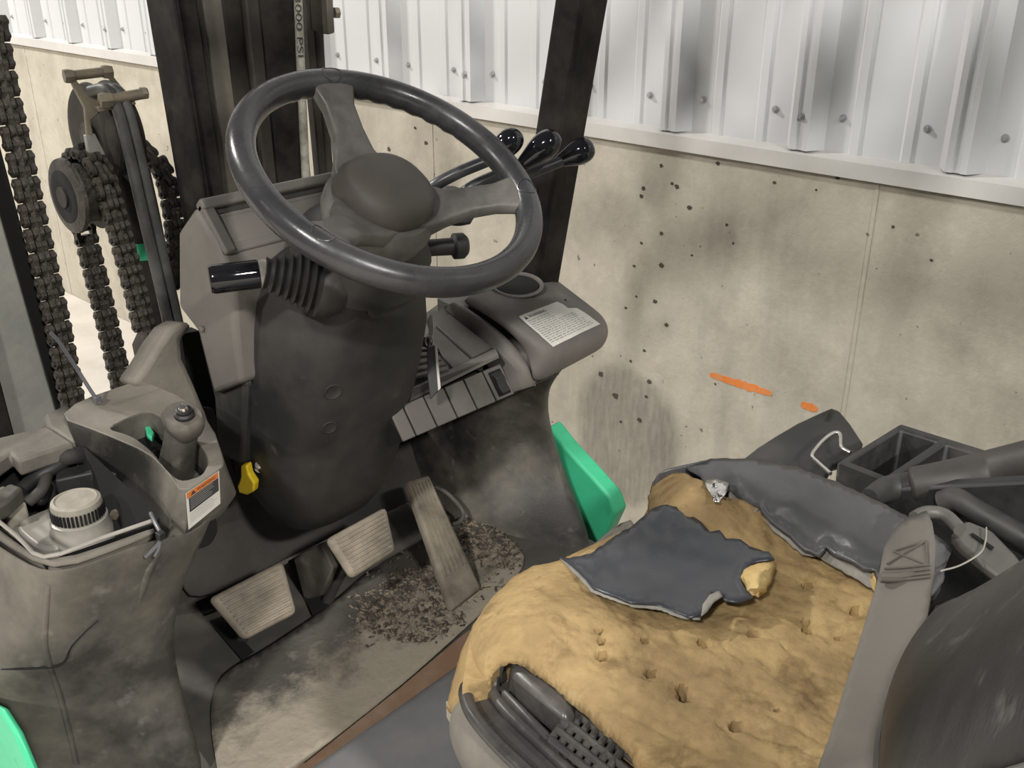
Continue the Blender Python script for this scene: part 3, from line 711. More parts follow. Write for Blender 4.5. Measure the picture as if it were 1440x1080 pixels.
BX = loft('brake_lever_box', [ib, Ip, Op, ob, ob2], 'cowl', FK, caps=(False, False), bevel=.005, bseg=3, bang=50, smooth=True, label='dark plastic box around the parking brake lever')
for _p in BX.data.polygons:
    if _p.normal.z > .8: _p.material_index = 1
BX.data.materials.append(MATS['cowl_dusty'])
loft('lever_well', [[p-V((0, 0, .034)) for p in Ip], [p-V((0, 0, .09)) for p in Ip]], 'void', BX, caps=(False, True))
for x_, y_, r_, m_ in ((185, 612, .010, 'black'), (205, 605, .012, 'matte_black'), (222, 618, .010, 'black')):
    q = P(x_, y_, Z=.93); tube('linkage', [q, q+V((.01, .03, .012)), q+V((.03, .05, .0))], r_, m_, BX, seg=10)
prism('linkage_bracket', [P(x_, y_, Z=.945) for x_, y_ in ((204, 602), (210, 602), (218, 614), (214, 622), (207, 617))], (0, 0, .006), 'green', BX, bevel=.001)
# parking brake lever
g0 = P(246, 668, Z=.925); gx = g0.x
gt = P(258, 592, X=gx+.004)
axg = (gt-g0).normalized(); Lg = (gt-g0).length
e1, e2, _t = basis(axg)
gr = []
for t, a in ((0, .019), (.1, .0185), (.5, .0165), (.9, .0158), (1.0, .0165)): gr.append(ring(g0+axg*Lg*t, e1, e2, a, a*1.05, 3.2, 24))
PB = loft('parking_brake_lever', gr, 'cowl', FK, label='dark grip of the parking brake lever')
capn = V((-.12, -.25, .96)).normalized(); f1 = capn.cross(V((0, 1, 0))).normalized(); f2 = capn.cross(f1)
loft('grip_head', [ring(gt-capn*.016, f1, f2, .0165, .0185, 3, 28), ring(gt-capn*.004, f1, f2, .0205, .024, 2.6, 28), ring(gt+capn*.006, f1, f2, .0212, .025, 2.6, 28), ring(gt+capn*.011, f1, f2, .0185, .022, 2.6, 28)], 'cowl', PB)
lathe('button_collar', [(.0115, 0), (.0115, .005), (.009, .007), (.009, .010), (.007, .011)], gt+capn*.010+f2*.004, capn, 'black', PB, seg=20)
lathe('release_button', [(.0055, 0), (.0055, .014), (.0045, .0155), (.001, .016)], gt+capn*.010+f2*.004, capn, 'chrome', PB, seg=16)
# warning label on the box front
LB4 = [(261, 694), (308, 662), (310, 708), (265, 745)]
def lq(u, w, off): x_, y_ = bil(LB4, u, w); return bf(x_, y_, -off if bn.y > 0 else off)
WL = prism('caution_label', [lq(0, 0, .0005), lq(1, 0, .0005), lq(1, 1, .0005), lq(0, 1, .0005)], (lq(0, 0, .0012)-lq(0, 0, .0005)), 'white_label', FK, smooth=False, label='orange black and white caution label')
def lp(name, u0, u1, w0, w1, m, off=.0015):
    return mk(name, [lq(u0, w0, off), lq(u1, w0, off), lq(u1, w1, off), lq(u0, w1, off)], [(0, 1, 2, 3)], m, WL, smooth=False)
lp('label_header', .03, .97, .02, .18, 'orange'); lp('label_field', .08, .97, .19, .58, 'ink')
mk('warning_triangle', [lq(.14, .16, .0018), lq(.30, .16, .0018), lq(.22, .05, .0018)], [(0, 1, 2)], 'ink', WL, smooth=False)
text_on('label_word', 'WARNING', lambda u, w: lq(.34+.54*u, .065+.085*w, .0018), 'ink', WL)
for i in range(6):
    random.seed(40+i); lp('print_line', .12, random.uniform(.7, .92), .225+.055*i, .24+.055*i, 'ink_soft', .0019)
for i in range(5):
    random.seed(60+i); lp('print_line', .08, random.uniform(.7, .92), .64+.055*i, .652+.055*i, 'ink_soft', .0019)
# reservoir compartment: rim, inner box and parts
rim_o = [P(x_, y_, Z=.952) for x_, y_ in ((-40, 732), (20, 770), (70, 803), (145, 775), (222, 745))]
rim_i = [P(x_, y_, Z=.958) for x_, y_ in ((-36, 708), (24, 756), (63, 786), (142, 760), (215, 735))]
rim_b = [p-V((0, 0, .03)) for p in rim_i]
grid('cowl_rim', [[p-V((0, 0, .006)) for p in rim_o], rim_o, rim_i, rim_b], 'cowl_dusty', FK, solid=.004, off=-1, sub=1)
tube('rim_seal', [p+V((0, 0, .0025)) for p in rim_i], .0022, 'clear', FK, seg=8, n=3)
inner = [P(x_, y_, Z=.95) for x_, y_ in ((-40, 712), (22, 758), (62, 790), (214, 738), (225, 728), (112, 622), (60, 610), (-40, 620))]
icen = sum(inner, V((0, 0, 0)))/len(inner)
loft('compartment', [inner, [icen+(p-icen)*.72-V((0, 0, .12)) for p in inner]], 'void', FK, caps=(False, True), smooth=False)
# rear ledge plates
lg = [P(x_, y_, Z=.957) for x_, y_ in ((-50, 626), (0, 614), (67, 598), (104, 622), (60, 636), (24, 648), (14, 636), (-10, 652), (-50, 660))]
prism('rear_ledge', lg, (0, 0, -.022), 'cowl_dusty', FK, bevel=.004, label='dusty ledge of the open compartment')
lg2 = [P(x_, y_, Z=.953) for x_, y_ in ((60, 582), (95, 566), (115, 604), (104, 624), (66, 600))]
prism('ledge_end', lg2, (0, 0, -.04), 'cowl_dusty', FK, bevel=.006)
prism('lid_hinge', [P(x_, y_, Z=.958) for x_, y_ in ((-5, 690), (14, 678), (32, 684), (8, 706), (-20, 720))], (0, 0, -.02), 'cowl', FK, bevel=.004)
# cowl top (behind the box, dusty)
# brake fluid reservoir
rc = P(113, 735, Z=.915)
RS = lathe('fluid_reservoir', [(.030, -.09), (.033, -.03), (.033, -.006), (.0305, -.002), (.0305, .008), (.026, .010)], rc, (0, 0, 1), 'clear', FK, seg=36, label='cloudy plastic brake fluid reservoir')
loft('reservoir_tank', [ring(rc+V((-.012, .035, -.012)), V((1, 0, 0)), V((0, 1, 0)), .036, .045, 3.5, 28), ring(rc+V((-.012, .035, -.10)), V((1, 0, 0)), V((0, 1, 0)), .036, .045, 3.5, 28)], 'clear', RS, bevel=.004)
lathe('reservoir_cap', [(.0255, .008), (.0272, .010), (.0272, .026), (.0262, .030), (.0225, .032), (.021, .0305), (.002, .031)], rc, (0, 0, 1), 'cap', RS, seg=40)
kb = []; 
for i in range(40):
    a = 2*math.pi*i/40; d_ = V((math.cos(a), math.sin(a), 0)); s_ = V((-math.sin(a), math.cos(a), 0))
    c_ = rc+V((0, 0, .0175))+d_*.0274
    box('grip_rib', c_, (.0014, .0012, .0065), 'black', RS, ax=(d_, s_, V((0, 0, 1))), bevel=0, smooth=False)
lathe('side_canister', [(.030, -.08), (.032, 0), (.020, .012), (.002, .014)], P(48, 752, Z=.885), (0, 0, 1), 'clear', FK, seg=28)
# hoses and connectors in the compartment
def hose(pts, r_, m_): return tube('hose', [P(x_, y_, Z=z) for x_, y_, z in pts], r_, m_, FK, seg=10)
hose([(30, 690, .92), (50, 672, .925), (75, 658, .93), (104, 640, .935)], .009, 'black')
hose([(40, 706, .91), (58, 690, .92), (66, 668, .925), (70, 650, .92)], .007, 'matte_black')
hose([(20, 712, .90), (45, 700, .91), (60, 704, .905), (68, 685, .90)], .006, 'black')
hose([(75, 648, .93), (95, 642, .94), (112, 640, .935)], .011, 'matte_black')
cb = P(108, 675, Z=.915)
box('connector', cb, (.022, .014, .013), 'black', FK, ax=(V((.85, -.5, .1)).normalized(), V((.5, .85, 0)).normalized(), V((0, 0, 1))), bevel=.003)
box('connector', cb+V((.03, -.02, -.002)), (.012, .009, .009), 'tray', FK, ax=(V((.85, -.5, .1)).normalized(), V((.5, .85, 0)).normalized(), V((0, 0, 1))), bevel=.002)
box('mounting_bracket', P(12, 720, Z=.90), (.012, .03, .02), 'cap', FK, bevel=.003)
lathe('bracket_bolt', [(.009, 0), (.009, .010), (.006, .012), (.006, .02), (.002, .021)], P(176, 717, Z=.90), V((-.9, -.4, .2)), 'brass', FK, seg=6)
# wing beside the column and a black sheet painted as the dark gap behind it
wg = [P(x_, y_, Y=1.16) for x_, y_ in ((186, 540), (205, 515), (222, 486), (240, 462), (260, 451), (274, 458), (256, 478), (258, 505), (272, 535), (290, 578), (302, 610), (262, 590), (225, 560))]
prism('cowl_wing', wg, (0, .05, -.01), 'cowl_dusty', FK, bevel=.010, bseg=3, label='upright grey cowl wing beside the column')
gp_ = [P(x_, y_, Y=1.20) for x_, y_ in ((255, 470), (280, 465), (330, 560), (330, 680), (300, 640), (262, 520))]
prism('gap_shade_sheet', gp_, (0, .02, 0), 'void', FK, smooth=False)
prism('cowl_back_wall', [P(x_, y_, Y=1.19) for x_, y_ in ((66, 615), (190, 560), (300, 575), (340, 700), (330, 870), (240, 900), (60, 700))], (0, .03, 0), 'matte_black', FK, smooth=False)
# ---- overhead guard
def bar(name, a, b, hx, hy, m, up=(1, 0, 0)):
    a, b = V(a), V(b); t = (b-a).normalized(); s_ = V(up); s_ = (s_-t*s_.dot(t)).normalized(); n_ = t.cross(s_)
    q = lambda c: [c+s_*hx*i+n_*hy*j for i, j in ((-1, -1), (1, -1), (1, 1), (-1, 1))]
    return loft(name, [q(a), q(b)], m, FK, bevel=.006, bseg=2)
pb_, ptop = P(758, 372, X=1.19), P(818, 0, X=1.19)
pd_ = (ptop-pb_).normalized()
TOPZ = 2.08
pt2 = pb_+pd_*((TOPZ-pb_.z)/pd_.z); pbb = pb_-pd_*.30
bar('guard_pillar', pbb, pt2, .030, .026, 'pillar')
lft = V((.335-1.19, 0, 0)); 
bar('guard_pillar', V((.262, 1.16, .95)), V((.262, pt2.y+.0, TOPZ)), .030, .026, 'pillar')
bar('guard_pillar', (1.19, -.78, .7), (1.19, -.62, TOPZ), .03, .026, 'pillar'); bar('guard_pillar', (.262, -.78, .7), (.262, -.62, TOPZ), .03, .026, 'pillar')
yF = pt2.y
bar('guard_rail', (1.19, yF+.03, TOPZ+.02), (1.19, -.66, TOPZ+.02), .03, .03, 'pillar'); bar('guard_rail', (.262, yF+.03, TOPZ+.02), (.262, -.66, TOPZ+.02), .03, .03, 'pillar')
bar('guard_rail', (.262, yF, TOPZ+.02), (1.19, yF, TOPZ+.02), .03, .03, 'pillar', (0, 1, 0)); bar('guard_rail', (.262, -.62, TOPZ+.02), (1.19, -.62, TOPZ+.02), .03, .03, 'pillar', (0, 1, 0))
for i in range(6):
    y = -.42+(yF+.42-.2)*i/5
    bar('guard_slat', (.262, y, TOPZ+.03), (1.19, y, TOPZ+.03), .035, .008, 'pillar', (0, 1, 0))
# ================================================================ MAST
MS = empty('mast', (.726, 1.5, 0)); tag(MS, 'greasy black steel forklift mast with lift chains and hoses', 'mast')
TL_ = .07
def mp(x_, y_, Y0): return PP(x_, y_, (0, Y0, 1.0), (0, 1, -TL_))
def strip(name, a0, a1, b0, b1, Y0, dep, m, ya=0, yb=270, up=-.9, dn=3.2, parent=None, **k):
    # a0..a1 pixel x at row ya, b0..b1 at row yb, stretched up and down
    tl, tr, bl, br = mp(a0, ya, Y0), mp(a1, ya, Y0), mp(b0, yb, Y0), mp(b1, yb, Y0)
    q = [tl.lerp(bl, up), tr.lerp(br, up), tr.lerp(br, dn), tl.lerp(bl, dn)]
    for p in q:
        if p.z < .05: p.z = .05
    return prism(name, q, (0, dep, 0), m, parent or MS, bevel=.003, **k)
RU = strip('inner_upright', 248, 262, 291, 303, 1.40, .09, 'pillar')
strip('upright_flange', 248, 276, 291, 315, 1.40, .016, 'pillar', parent=RU)  # near-black colour carries the shade on this inner face
strip('upright_web', 276, 284, 314, 321, 1.415, .07, 'mast', parent=RU)
strip('upright_step', 284, 312, 321, 346, 1.43, .03, 'mast_mid', parent=RU)
OU = strip('outer_upright', 312, 350, 345, 378, 1.47, .05, 'mast')
strip('upright_flange', 346, 364, 375, 391, 1.45, .02, 'mast', parent=OU)
strip('upright_web', 364, 414, 391, 440, 1.455, .015, 'pillar', parent=OU)
strip('upright_edge', 428, 438, 452, 462, 1.47, .02, 'mast', parent=OU)
tube('pressure_hose', [mp(416, -80, 1.44), mp(420, 20, 1.44), mp(424, 120, 1.44), mp(430, 250, 1.44)], .0075, 'tape', MS, seg=12)
hzp = [mp(416, -80, 1.432), mp(424, 120, 1.432)]
def hose_txt(u, w):
    y_ = -6+86*u; x_ = 418.5+(y_+6)*.052; return mp(x_+4.2-8.4*w, y_, 1.4318)
text_on('hose_print', '3000 PSI', hose_txt, 'ink', MS)
br = prism('tilt_bracket', [mp(x_, y_, 1.47) for x_, y_ in ((432, -30), (466, -30), (470, 42), (462, 48), (434, 44))], (0, .05, 0), 'mast', MS, bevel=.003)
prism('bracket_plate', [mp(x_, y_, 1.455) for x_, y_ in ((458, -30), (467, -30), (471, 46), (462, 49))], (0, .06, 0), 'mast_mid', br, bevel=.002)
lathe('bracket_bolt', [(.010, 0), (.010, .008), (.007, .010), (.001, .0101)], mp(470, 18, 1.47), (1, -.3, 0), 'brass', br, seg=6)
tube('tilt_rod', [mp(446, 40, 1.48), mp(450, 110, 1.48), mp(462, 260, 1.48)], .011, 'mast', MS, seg=14)
# left upright
LU = strip('inner_upright', -95, 0, -30, 76, 1.40, .02, 'mast_light', 300, 565, -3, 1.6)
strip('upright_web', 0, 26, 76, 96, 1.42, .03, 'void', 300, 565, -3, 1.6, parent=LU)  # near-black strip painted as the dark gap next to the chain
strip('upright_flange', -120, -60, -40, 18, 1.385, .02, 'pillar', 300, 600, -3, 1.6, parent=LU)
# link meshes
def link_mesh(pitch, w, plates, r_):
    bm = bmesh.new()
    th = w/(plates*1.25)
    for i in range(plates):
        x = -w/2+w*(i+.5)/plates; sh = 0 if i in (0, plates-1) or (plates > 4 and i in (2, 3)) else pitch
        n = 8; ringA = []
        for j in range(n*2):
            if j < n: a = -math.pi/2+math.pi*j/(n-1); cz = pitch/2
            else: a = math.pi/2+math.pi*(j-n)/(n-1); cz = -pitch/2
            rr = r_
            ringA.append((math.cos(a)*rr, cz+sh))
        pts = []
        for j in range(n*2):
            if j < n: a = math.pi*j/(n-1); pts.append((math.cos(a)*r_, pitch*.5+sh+math.sin(a)*r_))
            else: a = math.pi+math.pi*(j-n)/(n-1); pts.append((math.cos(a)*r_, -pitch*.5+sh+math.sin(a)*r_))
        pts.insert(n, (-r_*.72, sh)); pts.append((r_*.72, sh))
        v0 = [bm.verts.new((x-th/2, p[0], p[1])) for p in pts]; v1 = [bm.verts.new((x+th/2, p[0], p[1])) for p in pts]
        m_ = len(pts); bm.faces.new(v0); bm.faces.new(v1[::-1])
        for j in range(m_): bm.faces.new((v0[j], v0[(j+1) % m_], v1[(j+1) % m_], v1[j]))
    for z in (-pitch/2, pitch/2):
        bmesh.ops.create_cone(bm, cap_ends=True, segments=8, radius1=r_*.45, radius2=r_*.45, depth=w*1.12, matrix=Matrix.Translation((0, 0, z)) @ Matrix.Rotation(math.pi/2, 4, 'Y'))
    bmesh.ops.recalc_face_normals(bm, faces=bm.faces)
    me = bpy.data.meshes.new('chain_link'); bm.to_mesh(me); bm.free(); me.materials.append(MATS['chain']); return me
LM = link_mesh(.0175, .034, 4, .0082)
def chain(pts, label=None, step=.0350):
    c = catmull(pts, 14)
    core = tube('lift_chain', pts, .007, 'chain', MS, seg=8, n=10, label=label)
    acc = 0; last = c[0]; nxt = 0
    for a, b in zip(c, c[1:]):
        L = (b-a).length
        while nxt <= acc+L:
            p = a.lerp(b, (nxt-acc)/L if L else 0); t = (b-a).normalized()
            xa = V((1, 0, 0)); xa = (xa-t*xa.dot(t)).normalized(); ya = t.cross(xa)
            o = bpy.data.objects.new('chain_link', LM); link(o, core)
            M = Matrix((xa, ya, t)).transposed().to_4x4(); M.translation = p
            o.matrix_local = M @ Matrix.Rotation(random.uniform(-.05, .05), 4, 'X')
            nxt += step
        acc += L
def mx(x_, y_, X): return P(x_, y_, X=X)
chain([mp(-8, 40, 1.40), mp(8, 130, 1.40), mp(55, 340, 1.40), mp(80, 450, 1.40), mp(104, 575, 1.40)], 'grease covered black lift chain')
# small sheave and its chain
sc_ = mp(117, 272, 1.48)
SH = lathe('chain_sheave', [(.012, -.030), (.045, -.030), (.056, -.026), (.057, -.020), (.046, -.016), (.046, .012), (.057, .016), (.057, .022), (.012, .022)], sc_, (1, 0, 0), 'chain', MS, seg=40, label='rusty chain sheave wheel')
lathe('sheave_hub', [(.016, -.034), (.016, .0), (.006, .001)], sc_, (1, 0, 0), 'mast', SH, seg=20)
lathe('sheave_recess', [(.040, -.0305), (.036, -.0310), (.018, -.0312), (.016, -.0305)], sc_, (1, 0, 0), 'void', SH, seg=32, caps=(False, False))
cX = sc_.x+.006
arc = []
for a in (150, 120, 90, 60, 30, 5, -20):
    arc.append(V((cX+.008, sc_.y+math.cos(math.radians(180-a))*-.060*-1, sc_.z+math.sin(math.radians(a))*.060)))
arc = [V((cX+.006, sc_.y-.060*math.cos(math.radians(a)), sc_.z+.060*math.sin(math.radians(a)))) for a in (150, 120, 90, 60, 30, 0)]
arc.sort(key=lambda p: -p.y)
dn_ = [mp(184, 385, 1.42), mp(205, 470, 1.415)]
chain(arc+dn_)
chain([mp(120, 330, 1.52), mp(145, 430, 1.515), mp(172, 545, 1.51)])
chain([mp(203, 214, 1.56), mp(228, 240, 1.54), mp(242, 290, 1.53), mp(248, 350, 1.53), mp(246, 390, 1.53)])
# chain anchor block
q = mp(218, 492, 1.42)
loft('chain_anchor', [ring(q+V((0, 0, .03)), V((1, 0, 0)), V((0, 1, 0)), .020, .022, 3, 24), ring(q+V((0, 0, .012)), V((1, 0, 0)), V((0, 1, 0)), .030, .030, 3, 24), ring(q-V((0, 0, .05)), V((1, 0, 0)), V((0, 1, 0)), .028, .028, 3, 24), ring(q-V((0, 0, .2)), V((1, 0, 0)), V((0, 1, 0)), .022, .022, 3, 24)], 'mast', MS)
# lift cylinder
tube('lift_cylinder', [mp(182, 240, 1.53), mp(200, 320, 1.53), mp(215, 400, 1.53), mp(250, 560, 1.53)], .032, 'mast', MS, seg=24)
lathe('cylinder_band', [(.0325, 0), (.0332, .002), (.0332, .026), (.0325, .028)], mp(207, 360, 1.53), (0, .07, 1), 'green', MS, seg=24)
# hose sheave with brass guard
hc = mp(150, 190, 1.52)
HSV = lathe('hose_sheave', [(.015, -.026), (.062, -.026), (.080, -.022), (.082, -.016), (.066, -.008), (.066, .008), (.082, .016), (.080, .022), (.062, .026), (.015, .026)], hc, (1, 0, 0), 'mast', MS, seg=48, label='dark grooved hose sheave wheel')
lathe('sheave_hub', [(.024, -.032), (.024, .03), (.008, .031)], hc, (1, 0, 0), 'chain', HSV, seg=24)
def pbar(name, pts, r_, m_, parent, Y0=1.46): return tube(name, [mp(x_, y_, Y0) for x_, y_ in pts], r_, m_, parent, seg=12, smooth=False)
GU = prism('sheave_guard', [mp(x_, y_, 1.45) for x_, y_ in ((97, 108), (106, 110), (126, 136), (142, 143), (147, 153), (128, 170), (133, 195), (122, 190), (119, 152), (104, 124))], (.0, .006, 0), 'brass', MS, bevel=.002, label='brass coloured sheave guard')
pbar('guard_bar', [(96, 107), (148, 101)], .0072, 'brass', GU, 1.455); pbar('guard_bar', [(143, 142), (200, 132)], .0082, 'brass', GU, 1.44)
lathe('bar_nut', [(.010, -.006), (.011, .0), (.009, .008)], mp(96, 107, 1.455), (1, -.2, 0), 'brass', GU, seg=6); lathe('bar_nut', [(.010, -.006), (.011, .0), (.009, .008)], mp(150, 101, 1.455), (1, -.2, 0), 'brass', GU, seg=6)
lathe('bar_nut', [(.011, -.008), (.012, .0), (.010, .010)], mp(148, 141, 1.44), (1, -.2, 0), 'brass', GU, seg=6); lathe('bar_nut', [(.0095, -.004), (.0095, .004), (.007, .006)], mp(202, 131, 1.44), (1, -.2, 0), 'brass', GU, seg=6)
prism('guard_arm', [mp(x_, y_, 1.50) for x_, y_ in ((146, 100), (153, 99), (178, 130), (170, 133))], (0, .006, 0), 'brass', GU, bevel=.0015)
prism('guard_arm', [mp(x_, y_, 1.45) for x_, y_ in ((120, 190), (134, 188), (148, 215), (152, 240), (146, 232), (124, 214))], (0, .008, 0), 'mast_light', GU, bevel=.0015)
prism('guard_arm', [mp(x_, y_, 1.44) for x_, y_ in ((136, 150), (190, 141), (192, 147), (140, 158))], (0, .012, 0), 'brass', GU, bevel=.0015)
for dx in (0, 14):
    tube('lift_hose', [mp(128+dx, 128, 1.49), mp(150+dx*.9, 126, 1.455), mp(164+dx, 150, 1.44), mp(178+dx, 200, 1.435), mp(201+dx, 300, 1.43), mp(222+dx, 390, 1.43), mp(240+dx, 470, 1.43)], .0088, 'hose', MS, seg=14)
prism('cross_member', [(.45, 1.46, .30), (1.05, 1.46, .30), (1.05, 1.46, .42), (.45, 1.46, .42)], (0, .05, 0), 'mast', MS, bevel=.006)
prism('mast_foot', [(.40, 1.36, .0), (.52, 1.36, .0), (.52, 1.52, .0), (.40, 1.52, .0)], (0, 0, .3), 'mast', MS, bevel=.006)
prism('mast_foot', [(.90, 1.36, .0), (1.01, 1.36, .0), (1.01, 1.52, .0), (.90, 1.52, .0)], (0, 0, .3), 'mast', MS, bevel=.006)
# ================================================================ patches
from mathutils.geometry import delaunay_2d_cdt
def dens(poly, step, jag=0, seed=0):
    random.seed(seed); out = []
    for (x0, y0), (x1, y1) in zip(poly, poly[1:]+poly[:1]):
        n = max(1, int(math.hypot(x1-x0, y1-y0)/step))
        for i in range(n):
            t = i/n; out.append((x0+(x1-x0)*t+random.uniform(-jag, jag), y0+(y1-y0)*t+random.uniform(-jag, jag)))
    return out
def edist(x_, y_, poly):
    best = 1e9
    for (x0, y0), (x1, y1) in zip(poly, poly[1:]+poly[:1]):
        dx, dy = x1-x0, y1-y0; t = max(0, min(1, ((x_-x0)*dx+(y_-y0)*dy)/(dx*dx+dy*dy+1e-9)))
        d_ = math.hypot(x_-x0-dx*t, y_-y0-dy*t)
        if d_ < best: best = d_
    return best
def inside(x_, y_, poly):
    c = False; j = len(poly)-1
    for i in range(len(poly)):
        if (poly[i][1] > y_) != (poly[j][1] > y_) and x_ < (poly[j][0]-poly[i][0])*(y_-poly[i][1])/(poly[j][1]-poly[i][1])+poly[i][0]: c = not c
        j = i
    return c
def patch(name, poly, step, pf, m, parent=None, jag=0, seed=0, chaik=0, **k):
    for _ in range(chaik):
        q = []
        for a, b in zip(poly, poly[1:]+poly[:1]): q += [(a[0]*.75+b[0]*.25, a[1]*.75+b[1]*.25), (a[0]*.25+b[0]*.75, a[1]*.25+b[1]*.75)]
        poly = q
    ol = dens(poly, step, jag, seed); n = len(ol); pts = [V((a, b)) for a, b in ol]
    x0, x1 = min(p[0] for p in poly), max(p[0] for p in poly); y0, y1 = min(p[1] for p in poly), max(p[1] for p in poly)
    r_ = 0; y_ = y0
    while y_ < y1:
        x_ = x0+(step/2 if r_ % 2 else 0)
        while x_ < x1:
            if inside(x_, y_, poly) and edist(x_, y_, poly) > step*.6: pts.append(V((x_, y_)))
            x_ += step
        y_ += step*.87; r_ += 1
    vo, _e, fo, *_ = delaunay_2d_cdt(pts, [(i, (i+1) % n) for i in range(n)], [], 1, 1e-4)
    vs = [pf(v_[0], v_[1], edist(v_[0], v_[1], poly)) for v_ in vo]
    return mk(name, vs, [tuple(f_) for f_ in fo], m, parent, **k)
import numpy as np
def idw(ctrl, lam=.02):
    c = np.array(ctrl, float); X = c[:, :2]/100; n = len(c)
    def U(r2): return np.where(r2 > 1e-9, .5*r2*np.log(r2+1e-12), 0)
    K = U(((X[:, None]-X[None])**2).sum(-1))+lam*np.eye(n); Pm = np.c_[np.ones(n), X]
    A = np.zeros((n+3, n+3)); A[:n, :n] = K; A[:n, n:] = Pm; A[n:, :n] = Pm.T
    w = np.linalg.solve(A, np.r_[c[:, 2], 0, 0, 0])
    def z(x_, y_):
        q = np.array((x_/100, y_/100)); return float(U(((X-q)**2).sum(-1)) @ w[:n]+w[n]+w[n+1]*q[0]+w[n+2]*q[1])
    return z
# warning sheet on the dash, corner torn away
T = bvh_of(DB)
shp = [(729, 446), (783, 425), (787, 427), (792, 429), (798, 434), (811, 434), (821, 440), (843, 456), (777, 488)]
lab = patch('warning_sheet', shp, 9, lambda x_, y_, e: hit(T, x_, y_, .0014)[0], 'white_label', DB, jag=.3, recalc=False, label='white printed warning sheet with torn corner')
mk('warning_triangle', [hit(T, *bil(LC, u, w), .0019)[0] for u, w in ((.055, .15), (.13, .15), (.09, .06))], [(0, 1, 2)], 'ink', lab, smooth=False, recalc=False)
text_on('sheet_word', 'WARNING', lambda u, w: hit(T, *bil(LC, .16+.40*u, .07+.07*w), .0019)[0], 'ink', lab)
for j in range(13):
    w0 = .20+.057*j; u = .05; random.seed(j)
    while u < .88:
        ln = random.uniform(.03, .10)
        if not (w0 < .42 and u > .55): decal('print_line', LC, u, min(u+ln, .93), w0, w0+.018, 'ink_soft', lab, T, .0019, 2, 1)
        u += ln+.02
hp_, _n = hit(T, 795, 422, .0004)
lathe('dash_hole', [(.0022, 0), (.0022, .0004), (.0005, .0005)], hp_, (0, 0, 1), 'void', DB, seg=12)
# ================================================================ FLOOR MAT + LITTER
mz = FZ+.001
matp = [(303, 1066), (297, 1030), (296, 990), (306, 955), (330, 934), (365, 916), (420, 880), (470, 845), (520, 800), (600, 755), (662, 718), (690, 738), (738, 776), (735, 800), (700, 840), (650, 886), (560, 966), (440, 1060), (380, 1110), (310, 1110)]
FM = patch('floor_mat', matp, 9, lambda x_, y_, e: P(x_, y_, Z=mz+.004+.0015*fbm((x_*.01, y_*.01, 0), 2)), 'dirt_mat', None, chaik=1, solid=.004, off=-1)
tag(FM, 'dirt caked rubber floor mat below the pedals', 'floor mat')
bp_ = P(487, 882, Z=mz+.004)
v = []; f = []
random.seed(11); regA = [(500, 845), (560, 800), (610, 790), (640, 830), (655, 870), (600, 905), (540, 900), (505, 880)]; regB = [(640, 730), (668, 722), (735, 772), (720, 800), (680, 800), (650, 770)]
def chip(c, L, w, h, a, tilt):
    d_ = V((math.cos(a), math.sin(a), tilt)); s_ = V((-math.sin(a), math.cos(a), 0)); b = len(v)
    for sx, sy, sz in ((-1, -1, 0), (1, -1, 0), (1, 1, 0), (-1, 1, 0), (0, 0, 1)):
        v.append(c+d_*L*sx+s_*w*sy+V((0, 0, h*sz)))
    f.extend([(b, b+1, b+4), (b+1, b+2, b+4), (b+2, b+3, b+4), (b+3, b, b+4), (b+3, b+2, b+1, b)])
cnt = 0
while cnt < 1500:
    rg_ = regA if cnt % 3 else regB
    x_ = random.uniform(490, 740); y_ = random.uniform(715, 910)
    if not inside(x_, y_, rg_) and random.random() > .04: continue
    if not inside(x_, y_, matp): continue
    chip(P(x_, y_, Z=mz+.005), random.uniform(.0015, .006), random.uniform(.0008, .002), random.uniform(.001, .004), random.uniform(0, 6.28), random.uniform(-.2, .3)); cnt += 1
LT = mk('leaf_litter', v, f, 'litter', None, smooth=False); tag(LT, 'brown crumbs and leaf litter scattered around the accelerator pedal', 'litter', kind='stuff')
# ================================================================ SEAT
ST = empty('operator_seat', (.62, .25, .655)); tag(ST, 'torn grey vinyl operator seat with exposed yellow foam', 'seat')
fz = idw([(632, 988, .912), (640, 945, .925), (648, 905, .938), (690, 832, .957), (745, 786, .966), (800, 772, .970), (925, 665, .985), (700, 880, .985), (675, 920, .968), (760, 835, .992), (850, 870, .988), (960, 900, .985), (1100, 900, .990), (1000, 1000, .990), (900, 1000, .986), (1150, 1000, .995), (955, 680, 1.006), (1000, 780, .985), (1130, 790, .982), (1240, 840, .990), (735, 932, .975), (820, 995, .978), (890, 1056, .982), (1050, 1100, 1.0), (1250, 1000, 1.0), (870, 790, .980)])
pits = [(848, 918, .006), (845, 900, .0035), (842, 888, .003), (917, 941, .0055), (990, 903, .006), (1136, 880, .005), (1134, 866, .004), (965, 977, .007), (960, 966, .005), (1036, 1028, .006), (1205, 855, .006), (1060, 888, .006), (1138, 812, .005), (1180, 895, .003), (908, 897, .0035), (1090, 1008, .002), (1020, 718, .004)]
pits3 = [(P(a, b, Z=.988), r_) for a, b, r_ in pits]
def foamf(x_, y_, e):
    z = fz(x_, y_); p = P(x_, y_, Z=z)
    z += .0042*fbm((p.x, p.y, 0), 8)+.0012*fbm((p.x, p.y, 3), 36)
    wr = abs(fbm((p.x*1.2, p.y*.7, 7), 16)); z -= .0016*max(0, 1-wr/.22)**1.5
    if e < 10: z -= .010*(1-e/10)**2
    for c, r_ in pits3:
        d2 = (p.x-c.x)**2+(p.y-c.y)**2
        if d2 < 25*r_*r_: z -= .030*math.exp(-(d2/(r_*r_*.5))**2)+.0025*math.exp(-d2/(r_*r_*5))
    q = P(x_, y_, Z=fz(x_, y_)); return V((q.x, q.y, z))
